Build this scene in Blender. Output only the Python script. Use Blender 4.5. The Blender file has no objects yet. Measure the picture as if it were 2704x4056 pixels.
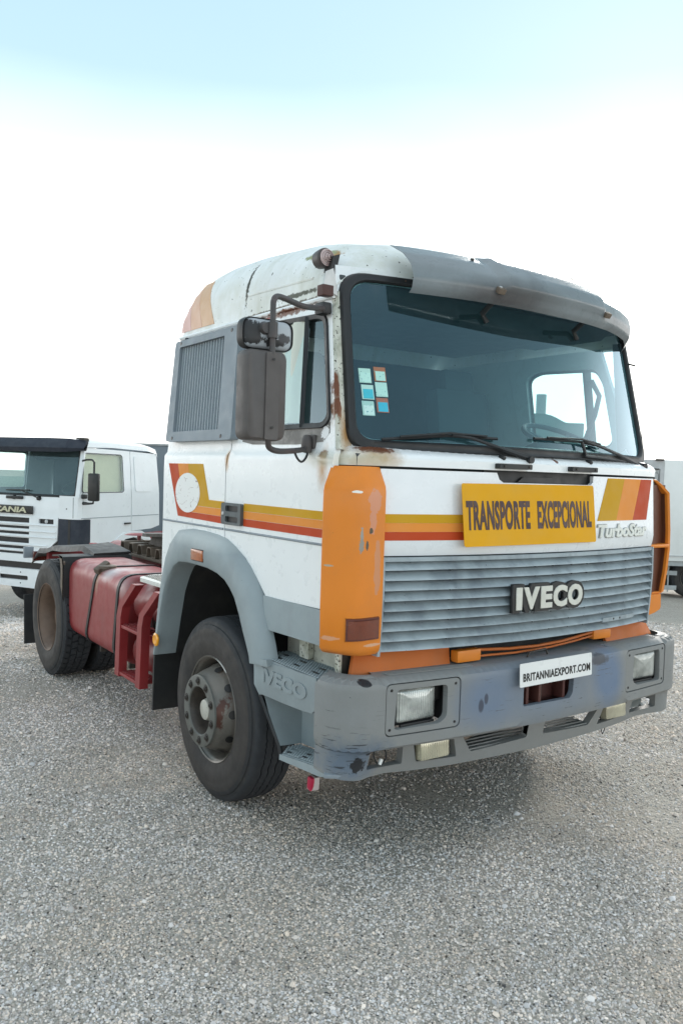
import bpy, bmesh, math, random
import numpy as np
from mathutils import Vector, Matrix, geometry
random.seed(7); rng = np.random.default_rng(7)
C = bpy.context.scene.collection
R = math.radians
# ------------------------------------------------------------------ camera
cam_d = bpy.data.cameras.new('camera'); cam = bpy.data.objects.new('camera', cam_d); C.objects.link(cam)
bpy.context.scene.camera = cam
yaw, pitch, roll = 0.6073, -0.0461, 0.0319
f_ = Vector((math.sin(yaw)*math.cos(pitch), math.cos(yaw)*math.cos(pitch), math.sin(pitch)))
r0 = Vector((math.cos(yaw), -math.sin(yaw), 0)); u0 = r0.cross(f_)
rr = r0*math.cos(roll)+u0*math.sin(roll); uu = -r0*math.sin(roll)+u0*math.cos(roll)
cam.matrix_world = Matrix(((rr.x, uu.x, -f_.x, -3.2538), (rr.y, uu.y, -f_.y, -2.8922), (rr.z, uu.z, -f_.z, 1.8752), (0, 0, 0, 1)))
cam_d.sensor_fit = 'VERTICAL'; cam_d.sensor_height = 36; cam_d.lens = 36*3262.1/4056
cam_d.clip_end = 6000; cam_d.clip_start = .05
# ------------------------------------------------------------------ world and light
SUN_EL, SUN_AZ = 24, 55      # the low hazy sun stands behind the lorry, to the right
w = bpy.data.worlds.new('World'); bpy.context.scene.world = w; w.use_nodes = True
nt = w.node_tree; nt.nodes.clear()
out = nt.nodes.new('ShaderNodeOutputWorld')
sky = nt.nodes.new('ShaderNodeTexSky'); sky.sky_type = 'NISHITA'; sky.sun_disc = False
sky.sun_elevation = R(SUN_EL); sky.sun_rotation = R(SUN_AZ); sky.air_density = 1.0; sky.dust_density = 1.0
b1 = nt.nodes.new('ShaderNodeBackground'); b1.inputs['Strength'].default_value = .05
nt.links.new(sky.outputs[0], b1.inputs[0])
tc = nt.nodes.new('ShaderNodeTexCoord'); sp = nt.nodes.new('ShaderNodeSeparateXYZ'); nt.links.new(tc.outputs['Generated'], sp.inputs[0])
nz = nt.nodes.new('ShaderNodeTexNoise'); nz.inputs['Scale'].default_value = 1.1; nz.inputs['Detail'].default_value = 4
mp = nt.nodes.new('ShaderNodeMapping'); mp.inputs['Scale'].default_value = (1, 1, 3.2)
nt.links.new(tc.outputs['Generated'], mp.inputs[0]); nt.links.new(mp.outputs[0], nz.inputs['Vector'])
ma = nt.nodes.new('ShaderNodeMath'); ma.operation = 'MULTIPLY_ADD'; ma.inputs[1].default_value = -.15; nt.links.new(nz.outputs['Fac'], ma.inputs[0])
mb = nt.nodes.new('ShaderNodeMath'); mb.operation = 'ADD'; mb.inputs[1].default_value = .075
dt = nt.nodes.new('ShaderNodeVectorMath'); dt.operation = 'DOT_PRODUCT'; dt.inputs[1].default_value = (-math.sin(R(SUN_AZ)), -math.cos(R(SUN_AZ)), 0)
nt.links.new(tc.outputs['Generated'], dt.inputs[0])
md = nt.nodes.new('ShaderNodeMath'); md.operation = 'MAXIMUM'; md.inputs[1].default_value = -.02; nt.links.new(dt.outputs['Value'], md.inputs[0])
me_ = nt.nodes.new('ShaderNodeMath'); me_.operation = 'MULTIPLY_ADD'; me_.inputs[1].default_value = .16; nt.links.new(md.outputs[0], me_.inputs[0]); nt.links.new(sp.outputs['Z'], me_.inputs[2])
nt.links.new(me_.outputs[0], mb.inputs[0]); nt.links.new(mb.outputs[0], ma.inputs[2])
cr = nt.nodes.new('ShaderNodeValToRGB'); nt.links.new(ma.outputs[0], cr.inputs[0])
e = cr.color_ramp.elements
e[0].position = 0; e[0].color = (1, .985, .955, 1); e[1].position = 1; e[1].color = (.42, .45, .48, 1)
for p_, c_ in ((.20, (.99, .99, .98, 1)), (.28, (.70, .745, .755, 1)), (.345, (.375, .465, .48, 1)), (.425, (.235, .335, .375, 1)), (.60, (.20, .30, .36, 1))):
    q_ = cr.color_ramp.elements.new(p_); q_.color = c_
b2 = nt.nodes.new('ShaderNodeBackground'); b2.inputs['Strength'].default_value = 1.35
nt.links.new(cr.outputs[0], b2.inputs[0])
ad = nt.nodes.new('ShaderNodeMixShader'); ad.inputs[0].default_value = .90; nt.links.new(b1.outputs[0], ad.inputs[1]); nt.links.new(b2.outputs[0], ad.inputs[2])
nt.links.new(ad.outputs[0], out.inputs[0])
sl = bpy.data.lights.new('sun', 'SUN'); sl.energy = 1.5; sl.angle = R(16); sl.color = (1, .95, .88)
so = bpy.data.objects.new('sun', sl); C.objects.link(so)
sd = Vector((math.sin(R(SUN_AZ))*math.cos(R(SUN_EL)), math.cos(R(SUN_AZ))*math.cos(R(SUN_EL)), math.sin(R(SUN_EL))))
so.rotation_euler = sd.to_track_quat('Z', 'Y').to_euler()
sc = bpy.context.scene
sc.view_settings.view_transform = 'Standard'; sc.view_settings.look = 'None'; sc.view_settings.exposure = 1.08
sc.view_settings.gamma = 1; sc.view_settings.use_curve_mapping = False
sc.cycles.max_bounces = 8; sc.cycles.transparent_max_bounces = 12; sc.cycles.use_denoising = True
# ------------------------------------------------------------------ material helpers
class NT:
    def __init__(s, name):
        s.m = bpy.data.materials.new(name); s.m.use_nodes = True; s.t = s.m.node_tree; s.t.nodes.clear()
        s.out = s.n('ShaderNodeOutputMaterial'); s.tc = s.n('ShaderNodeTexCoord')
    def n(s, ty, **k):
        x = s.t.nodes.new(ty)
        for a, b in k.items(): setattr(x, a, b)
        return x
    def l(s, a, b): s.t.links.new(a, b)
    def val(s, sock, v):
        if hasattr(v, 'links') or isinstance(v, bpy.types.NodeSocket): s.l(v, sock)
        else: sock.default_value = v
    def math(s, op, a, b=0.0, c=0.0, clamp=False):
        x = s.n('ShaderNodeMath', operation=op, use_clamp=clamp)
        s.val(x.inputs[0], a); s.val(x.inputs[1], b); s.val(x.inputs[2], c); return x.outputs[0]
    def mapped(s, scale=(1, 1, 1), loc=(0, 0, 0)):
        x = s.n('ShaderNodeMapping'); x.inputs['Scale'].default_value = scale; x.inputs['Location'].default_value = loc
        s.l(s.tc.outputs['Object'], x.inputs[0]); return x.outputs[0]
    def noise(s, scale, detail=4, stretch=(1, 1, 1), rough=.55, loc=(0, 0, 0)):
        x = s.n('ShaderNodeTexNoise'); x.inputs['Scale'].default_value = scale; x.inputs['Detail'].default_value = detail
        x.inputs['Roughness'].default_value = rough; s.l(s.mapped(stretch, loc), x.inputs['Vector']); return x.outputs['Fac']
    def ramp(s, f, a, b, lo=0.0, hi=1.0):
        x = s.n('ShaderNodeMapRange'); x.clamp = True
        s.val(x.inputs[0], f); x.inputs[1].default_value = a; x.inputs[2].default_value = b; x.inputs[3].default_value = lo; x.inputs[4].default_value = hi
        return x.outputs[0]
    def mix(s, f, a, b):
        x = s.n('ShaderNodeMix', data_type='RGBA'); s.val(x.inputs[0], f); s.val(x.inputs[6], a); s.val(x.inputs[7], b); return x.outputs[2]
    def spot(s, c, r, edge=.35, nscale=30, namp=.6):
        # ragged blotch of half-sizes r about the point c (object space)
        x = s.n('ShaderNodeMapping'); x.inputs['Location'].default_value = tuple(-c[i]/r[i] for i in range(3)); x.inputs['Scale'].default_value = tuple(1/v for v in r)
        s.l(s.tc.outputs['Object'], x.inputs[0])
        d = s.n('ShaderNodeVectorMath', operation='LENGTH'); s.l(x.outputs[0], d.inputs[0])
        nn = s.noise(nscale, 5, rough=.65)
        v = s.math('MULTIPLY_ADD', nn, namp*2, -namp)
        v = s.math('ADD', d.outputs['Value'], v)
        return s.ramp(v, 1.0+edge*.5, 1.0-edge*.5)
def c4(c): return (c[0], c[1], c[2], 1)
def paint(name, base, rough=.45, spec=.5, metal=0, coat=0, grime=None, streak=None, speck=None, spots=(), bump=.0, bscale=60, vary=.06, rvary=.1, emis=None, scratch=()):
    """procedural finish: base colour, broad variation, grime clouds, runs, specks, ragged spots, fine relief"""
    s = NT(name); col = c4(base)
    if vary:
        n1 = s.noise(3.0, 5)
        col = s.mix(s.ramp(n1, .3, .7), c4([min(1, v*(1+vary)) for v in base]), c4([v*(1-vary) for v in base]))
    if grime:
        gc, amt, gs = grime
        f = s.math('MULTIPLY', s.ramp(s.noise(gs, 8, rough=.65), .45, .75), amt); col = s.mix(f, col, c4(gc))
    if streak:
        gc, amt, gs = streak
        f = s.math('MULTIPLY', s.ramp(s.noise(gs, 4, (1, 1, .08)), .52, .75), amt); col = s.mix(f, col, c4(gc))
    if speck:
        gc, thr, gs = speck
        f = s.ramp(s.noise(gs, 2), thr, thr+.03); col = s.mix(f, col, c4(gc))
    for q in spots:
        f = s.spot(*q[0:2], **(q[3] if len(q) > 3 else {})); col = s.mix(f, col, c4(q[2]))
    for c_, r_, col_, thr in scratch:
        f = s.math('MULTIPLY', s.spot(c_, r_, .9, 6, .3), s.ramp(s.noise(34, 3, (.28, .28, 3.2)), thr, thr+.03)); col = s.mix(f, col, c4(col_))
    p = s.n('ShaderNodeBsdfPrincipled'); s.val(p.inputs['Base Color'], col)
    rn = s.noise(14, 4)
    s.val(p.inputs['Roughness'], s.ramp(rn, .3, .7, max(.02, rough-rvary), min(1, rough+rvary)))
    p.inputs['Metallic'].default_value = metal; p.inputs['Specular IOR Level'].default_value = spec
    p.inputs['Coat Weight'].default_value = coat; p.inputs['Coat Roughness'].default_value = .12
    if bump:
        b = s.n('ShaderNodeBump'); b.inputs['Strength'].default_value = bump; b.inputs['Distance'].default_value = .004
        s.l(s.noise(bscale, 6), b.inputs['Height']); s.l(b.outputs[0], p.inputs['Normal'])
    if emis: p.inputs['Emission Color'].default_value = c4(emis[0]); p.inputs['Emission Strength'].default_value = emis[1]
    s.l(p.outputs[0], s.out.inputs[0]); return s.m
def glass(name, tint, dust=.1, dcol=(.3, .42, .45), refl=1.0, rough=.03):
    s = NT(name)
    t = s.n('ShaderNodeBsdfTransparent'); t.inputs[0].default_value = c4(tint)
    d = s.n('ShaderNodeBsdfDiffuse'); d.inputs[0].default_value = c4(dcol)
    g = s.n('ShaderNodeBsdfGlossy'); g.inputs['Roughness'].default_value = rough; g.inputs[0].default_value = (.72, .90, 1, 1)
    m1 = s.n('ShaderNodeMixShader'); n = s.noise(4, 6, rough=.6)
    s.val(m1.inputs[0], s.ramp(n, .25, .75, dust*.6, dust*1.4)); s.l(t.outputs[0], m1.inputs[1]); s.l(d.outputs[0], m1.inputs[2])
    fr = s.n('ShaderNodeFresnel'); ge = s.n('ShaderNodeNewGeometry'); s.l(s.ramp(ge.outputs['Backfacing'], 0, 1, 1.5, 1/1.5), fr.inputs[0])
    m2 = s.n('ShaderNodeMixShader'); s.val(m2.inputs[0], s.math('MULTIPLY', fr.outputs[0], refl*1.6, clamp=True)); s.l(m1.outputs[0], m2.inputs[1]); s.l(g.outputs[0], m2.inputs[2])
    s.l(m2.outputs[0], s.out.inputs[0]); return s.m
RUST = (.16, .05, .018); RUSTL = (.42, .24, .1); MOSS = (.07, .075, .04); GREY = (.27, .315, .33)
WHITE = (.83, .845, .845)
def sv(n=30, a=.6, e=.35): return dict(nscale=n, namp=a, edge=e)
M = {}
white_spots = [
    ((-1.15, .19, 2.29), (.022, .07, .07), RUST, sv(34, .8)), ((-1.15, .185, 2.16), (.022, .07, .05), RUST, sv(34, .8)),
    ((-1.13, .21, 2.07), (.03, .07, .12), RUSTL, sv(25, .5, 1.2)),
    ((-1.0, .09, 1.955), (.085, .1, .05), RUSTL, sv(22, .5, 1.4)), ((-1.0, .09, 1.992), (.085, .1, .018), RUST, sv(50, .9)),
    ((-1.2, .22, 1.96), (.04, .035, .022), RUST, sv(60, .9)), ((-1.2, .22, 1.90), (.04, .03, .07), RUSTL, sv(30, .5, 1.6)),
    ((-1.12, .75, 2.685), (.06, .35, .018), RUST, sv(35, 1.0)), ((-1.12, .98, 2.68), (.06, .06, .012), (.35, .04, .03), sv(35, .5)),
    ((-1.2, 1.165, 1.93), (.03, .02, .05), RUSTL, sv(40, .5, 1.0)),
    ((-1.06, .2, 1.94), (.15, .15, .03), (.55, .52, .36), sv(18, .5, 1.6)),
    ((-.42, .15, 2.93), (.12, .3, .07), (.05, .06, .04), sv(75, 1.5, .15)), ((-.62, .2, 2.86), (.12, .3, .03), (.05, .06, .03), sv(75, 1.2, .15)),
    ((.05, -.05, 1.975), (.012, .1, .012), RUST, sv(60, .6)),
]
M['white'] = paint('white_paint', WHITE, .32, coat=.25, grime=((.70, .70, .64), .07, 1.2), speck=((.12, .09, .06), .83, 55), spots=white_spots, vary=.03, bump=.02)
M['white_clean'] = paint('white_hood_paint', (.78, .80, .815), .3, coat=.3, grime=((.70, .70, .68), .1, 1.5), speck=((.05, .04, .03), .80, 42), vary=.03)
M['roof'] = paint('lichen_stained_white_roof', (.78, .80, .79), .5, grime=((.50, .50, .38), .6, 4), streak=((.36, .36, .26), .4, 7), speck=((.06, .06, .045), .70, 46),
    spots=[((-1.0, .68, 2.765), (.2, .2, .014), (.06, .065, .04), sv(45, 1.1, .3)), ((-1.06, .85, 2.722), (.1, .45, .010), (.10, .08, .05), sv(40, 1.2, .4)),
           ((-1.0, 1.23, 2.9), (.2, .015, .12), (.05, .05, .035), sv(60, 1.2, .3)), ((-1.0, .55, 2.96), (.09, .06, .03), (.35, .17, .03), sv(50, .7)), ((-1.0, .62, 2.97), (.1, .1, .03), (.25, .27, .12), sv(40, .7))], bump=.15, bscale=30)
M['pillar'] = paint('mossy_white_pillar', (.66, .66, .58), .6, grime=((.20, .21, .13), .8, 14), streak=((.13, .12, .08), .5, 16), speck=((.05, .045, .03), .62, 70), bump=.15,
    spots=[((-1.145, .19, 2.30), (.022, .07, .085), RUST, sv(30, .8)), ((-1.145, .19, 2.17), (.022, .07, .05), RUST, sv(30, .8)), ((-1.1, .2, 2.06), (.05, .08, .08), RUSTL, sv(30, .5, 1.4))])
M['grey'] = paint('grey_plastic', GREY, .62, grime=((.17, .18, .18), .35, 3), streak=((.20, .20, .19), .35, 6), speck=((.08, .08, .08), .78, 60), bump=.12, vary=.08,
    spots=[((-1.25, 1.3, 1.5), (.1, .5, .05), (.42, .46, .46), sv(8, .4, 1.2))])
M['vent_grey'] = paint('vent_grey_plastic', (.235, .27, .30), .6, grime=((.15, .16, .165), .4, 5), bump=.1)
M['vent_back'] = paint('vent_back_plastic', (.19, .225, .25), .7, speck=((.06, .08, .1), .6, 140), bump=.1)
M['grille'] = paint('weathered_grille_plastic', (.35, .405, .43), .6, grime=((.15, .18, .21), .75, 6), streak=((.13, .15, .17), .5, 12), speck=((.05, .06, .07), .74, 60), bump=.2, bscale=50, vary=.1)
BL = (.135, .185, .27); BK = (.012, .014, .018)
M['bumper'] = paint('weathered_bumper_plastic', (.215, .218, .212), .58, grime=((.30, .32, .33), .35, 3), speck=((.04, .045, .05), .785, 48), bump=.12, scratch=[((-1.2, 0, .65), (.16, .2, .10), (.03, .033, .04), .60), ((-1.17, 0, .78), (.12, .2, .14), (.05, .055, .06), .70), ((.2, -.14, .8), (.8, .2, .2), (.10, .11, .13), .66)],
    spots=[((-.42, -.14, .83), (.17, .2, .12), BL, sv(5, .4, 1.1)), ((-.05, -.14, .83), (.35, .2, .15), (.17, .205, .255), sv(5, .5, 1.2)), ((.45, -.14, .84), (.12, .2, .16), BL, sv(6, .4, .8)),
           ((-1.14, -.03, .62), (.13, .2, .09), (.12, .155, .20), sv(14, .9, 1.0)), ((-1.125, -.04, .592), (.042, .12, .034), BK, sv(52, 1.1, .1)), ((-1.12, -.05, .965), (.028, .12, .014), BK, sv(12, .15, .15)),
           ((-1.06, .0, .635), (.02, .15, .008), BK, sv(60, .9, .2)),
           ((-.49, -.13, .80), (.016, .1, .03), (.06, .07, .10), sv(12, .3)), ((-.46, -.13, .83), (.012, .1, .025), (.06, .07, .10), sv(12, .3)), ((.36, -.13, .935), (.07, .1, .03), (.08, .085, .10), sv(20, .7))])
M['orange'] = paint('orange_paint', (.74, .225, .022), .42, spec=.35, coat=.05, grime=((.55, .20, .06), .4, 3), speck=((.06, .04, .03), .80, 60), vary=.05,
    spots=[((-1.065, 0, 1.755), (.035, .1, .055), (.64, .27, .15), sv(34, .9, .05)), ((-1.075, 0, 1.67), (.02, .1, .06), (.64, .27, .15), sv(34, .9, .05)), ((-1.16, .01, 1.80), (.022, .1, .006), (.85, .83, .76), sv(60, .6, .1)),
           ((-1.135, 0, 1.60), (.007, .1, .045), (.34, .32, .28), sv(90, .9, .15)), ((-1.135, 0, 1.565), (.012, .1, .03), (.30, .28, .24), sv(90, .9, .15)), ((-1.105, 0, 1.565), (.008, .1, .022), (.10, .09, .07), sv(90, .7, .15)),
           ((-1.085, 0, 1.63), (.01, .1, .014), (.10, .08, .05), sv(90, 1.0, .1)), ((-1.26, .05, 1.475), (.02, .05, .005), (.45, .38, .28), sv(70, .5, .1)),
           ((-1.26, .05, 1.155), (.05, .05, .01), (.72, .36, .2), sv(30, .8, .2)), ((-1.04, 0, 1.46), (.02, .1, .12), (.62, .26, .12), sv(16, .9, .08)), ((-1.06, 0, 1.12), (.05, .1, .007), (.7, .4, .25), sv(40, .8, .2))])
M['orange_in'] = paint('shaded_orange_inside', (.11, .030, .010), .6, grime=((.08, .035, .02), .5, 6), bump=.1)  # orange darkened to brown: the hollow's deep shade put into the colour
M['orange_dull'] = paint('faded_orange_paint', (.55, .145, .03), .55, spec=.25, grime=((.42, .15, .06), .5, 5), speck=((.08, .05, .03), .76, 70), bump=.05)
M['red'] = paint('faded_red_paint', (.27, .030, .032), .38, grime=((.31, .075, .072), .3, 2.5), streak=((.16, .04, .04), .45, 6), speck=((.05, .02, .02), .78, 60), vary=.12, bump=.05,
    spots=[((-1.08, 3.25, 1.06), (.14, .1, .045), (.55, .50, .50), sv(14, .4, 1.6)), ((-1.1, 2.88, 1.0), (.14, .09, .05), (.45, .32, .31), sv(14, .4, 1.8)), ((-1.14, 3.42, 1.0), (.05, .03, .09), (.45, .28, .2), sv(30, .5, 1.5))])
M['red_frame'] = paint('dusty_red_chassis_paint', (.26, .04, .045), .55, grime=((.20, .11, .09), .6, 8), bump=.15)
M['black'] = paint('black_plastic', (.018, .019, .02), .55, grime=((.05, .05, .045), .5, 6), bump=.1)
M['rubber'] = paint('rubber_seal', (.014, .014, .015), .5, speck=((.10, .055, .035), .75, 45), bump=.05)
M['mirror_shell'] = paint('brown_grey_mirror_plastic', (.085, .075, .072), .55, grime=((.14, .13, .12), .5, 4), bump=.15)
M['mirror_worn'] = paint('worn_mirror_back', (.40, .43, .46), .5, spots=[((-1.61, .2, 2.46), (.06, .1, .05), (.02, .02, .022), sv(28, 1.1, .15)), ((-1.50, .2, 2.42), (.06, .1, .02), (.02, .02, .022), sv(34, 1.0, .2)), ((-1.45, .2, 2.44), (.035, .1, .02), (.04, .04, .045), sv(34, 1.0, .3))])
M['arm'] = paint('brown_grey_tube_paint', (.06, .055, .055), .5, grime=((.14, .06, .05), .5, 9), bump=.1)
M['tyre'] = paint('dusty_tyre_rubber', (.018, .019, .021), .7, grime=((.055, .050, .046), .65, 3), bump=.25, bscale=40, vary=.15)
M['tyre_dark'] = paint('tyre_tread_rubber', (.026, .028, .032), .8, grime=((.05, .052, .056), .6, 8), bump=.3, bscale=60)
M['sidewall'] = paint('brown_tyre_sidewall', (.036, .031, .028), .7, grime=((.016, .016, .017), .85, 5), bump=.15, vary=.15)
M['rim'] = paint('worn_grey_rim', (.17, .157, .137), .4, metal=.35, grime=((.045, .04, .036), .7, 7), streak=((.20, .08, .05), .3, 9), bump=.25, spots=[((-.03, -.2, .03), (.1, .018, .08), (.085, .035, .025), sv(40, 1.0, .4)), ((.01, -.1, .27), (.03, .14, .03), (.6, .58, .54), sv(30, .7, .5))])
M['hub_face'] = paint('grey_green_hub_ring', (.118, .12, .108), .5, grime=((.07, .065, .055), .5, 12), bump=.1)
M['rim_brown'] = paint('rusty_brown_rim', (.15, .095, .065), .6, grime=((.06, .04, .03), .7, 8), bump=.3)
M['steel_dark'] = paint('greasy_dark_steel', (.035, .031, .028), .55, grime=((.09, .07, .05), .5, 12), bump=.3, metal=.2)
M['steel_dusty'] = paint('dusty_brown_steel', (.15, .115, .085), .6, grime=((.06, .045, .035), .7, 10), bump=.3)
M['hub_dark'] = paint('dark_brown_hub_recess', (.045, .036, .03), .5, grime=((.11, .09, .07), .5, 14), bump=.3)  # darker brown for the inner recess of the hub ring
M['vent_slat'] = paint('vent_slat_plastic', (.29, .33, .355), .6)
M['handle_grey'] = paint('door_handle_plastic', (.10, .115, .12), .6, bump=.15, grime=((.05, .05, .05), .5, 12))
M['cap_cream'] = paint('chipped_cream_cap', (.50, .48, .42), .45, grime=((.3, .27, .22), .6, 16), speck=((.1, .08, .06), .68, 60))
M['alu'] = paint('dull_aluminium', (.52, .53, .53), .4, metal=.4, grime=((.30, .29, .27), .4, 8))
M['visor'] = paint('weathered_acrylic_visor', (.30, .335, .355), .30, grime=((.42, .445, .46), .5, 4), streak=((.07, .065, .07), .5, 6), speck=((.04, .035, .03), .76, 60), coat=.5, vary=.12, spots=[((-.3, 0, 2.76), (.25, .4, .06), (.085, .07, .07), sv(6, .5, 1.4))])
vm = M['visor'].node_tree; pb_ = next(n for n in vm.nodes if n.type == 'BSDF_PRINCIPLED'); om_ = next(n for n in vm.nodes if n.type == 'OUTPUT_MATERIAL')
tl_ = vm.nodes.new('ShaderNodeBsdfTranslucent'); tl_.inputs[0].default_value = (.50, .55, .57, 1); mx_ = vm.nodes.new('ShaderNodeMixShader'); mx_.inputs[0].default_value = .42
vm.links.new(pb_.outputs[0], mx_.inputs[1]); vm.links.new(tl_.outputs[0], mx_.inputs[2]); vm.links.new(mx_.outputs[0], om_.inputs[0])
M['trim_blue'] = paint('grey_blue_pillar_trim', (.12, .15, .165), .7)
M['interior'] = paint('dark_cab_lining', (.04, .05, .058), .8, vary=.1)
M['interior_mid'] = paint('grey_cab_trim', (.07, .08, .085), .8, vary=.1)
M['curtain'] = paint('pale_cream_curtain', (.68, .70, .62), .9)
M['seat'] = paint('grey_seat_cloth', (.10, .12, .13), .95)
M['glass_front'] = glass('windscreen_glass', (.52, .78, .81), .06, (.10, .27, .34), 1.25)
M['glass_side'] = glass('side_window_glass', (.82, .90, .88), .03, (.3, .35, .33), 1.1)
M['amber'] = paint('amber_lens', (.42, .10, .015), .2, coat=.8, grime=((.12, .03, .02), .5, 20))
M['red_lens'] = paint('dull_red_lens', (.10, .018, .012), .2, coat=.8)
M['yellow_reflector'] = paint('yellow_reflector', (.85, .34, .01), .25, coat=.5, vary=0)
M['sign'] = paint('yellow_sign_sheet', (.74, .36, .008), .6, spec=.2, grime=((.66, .36, .05), .5, 4), speck=((.20, .1, .03), .80, 50), vary=.05)
M['sign_text'] = paint('dark_brown_lettering', (.045, .018, .022), .5, grime=((.14, .06, .03), .4, 20), speck=((.62, .30, .02), .71, 36))
M['stripe_mustard'] = paint('mustard_stripe', (.58, .31, .010), .6, spec=.2, grime=((.60, .34, .06), .4, 4), vary=.05)
M['stripe_orange'] = paint('light_orange_stripe', (.76, .27, .045), .6, spec=.2, grime=((.75, .33, .12), .4, 4), vary=.05)
M['stripe_red'] = paint('brick_red_stripe', (.50, .062, .015), .6, spec=.2, grime=((.46, .10, .05), .4, 4), vary=.05)
M['fade_a'] = paint('faded_tan_stripe', (.62, .38, .22), .45, vary=.05); M['fade_b'] = paint('faded_peach_stripe', (.66, .40, .27), .45, vary=.05); M['fade_c'] = paint('faded_pink_stripe', (.66, .40, .35), .45, vary=.05)
M['plate'] = paint('white_plate', (.80, .80, .78), .35, vary=.02); M['ink'] = paint('black_ink', (.01, .01, .01), .4)
M['emblem'] = paint('cream_emblem', (.66, .65, .58), .35, grime=((.4, .38, .3), .3, 20)); M['emblem_back'] = paint('emblem_backing', (.02, .02, .02), .5)
M['badge_white'] = paint('white_badge', (.70, .71, .66), .4, grime=((.5, .5, .42), .4, 20)); M['badge_edge'] = paint('badge_edge', (.33, .34, .33), .5)
M['headlens'] = None
def lens_mat(name, tint, back):
    s = NT(name)
    wv = s.n('ShaderNodeTexWave', wave_type='BANDS', bands_direction='X'); wv.inputs['Scale'].default_value = 28; wv.inputs['Distortion'].default_value = .6
    s.l(s.tc.outputs['Object'], wv.inputs['Vector'])
    b = s.n('ShaderNodeBump'); b.inputs['Strength'].default_value = .5; b.inputs['Distance'].default_value = .01; s.l(wv.outputs['Fac'], b.inputs['Height'])
    p = s.n('ShaderNodeBsdfPrincipled'); s.val(p.inputs['Base Color'], s.mix(s.ramp(s.noise(9, 4), .35, .65), c4(tint), c4(back)))
    p.inputs['Roughness'].default_value = .16; p.inputs['Metallic'].default_value = .35; p.inputs['Coat Weight'].default_value = 1
    s.l(b.outputs[0], p.inputs['Normal']); s.l(p.outputs[0], s.out.inputs[0]); return s.m
M['headlens'] = lens_mat('ribbed_headlamp_glass', (.72, .74, .70), (.34, .36, .34))
M['foglens'] = lens_mat('yellowed_foglamp_glass', (.70, .66, .48), (.5, .47, .35))
M['mirror_glass'] = paint('mirror_glass', (.6, .65, .68), .05, metal=1, vary=0, rvary=0)
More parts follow.
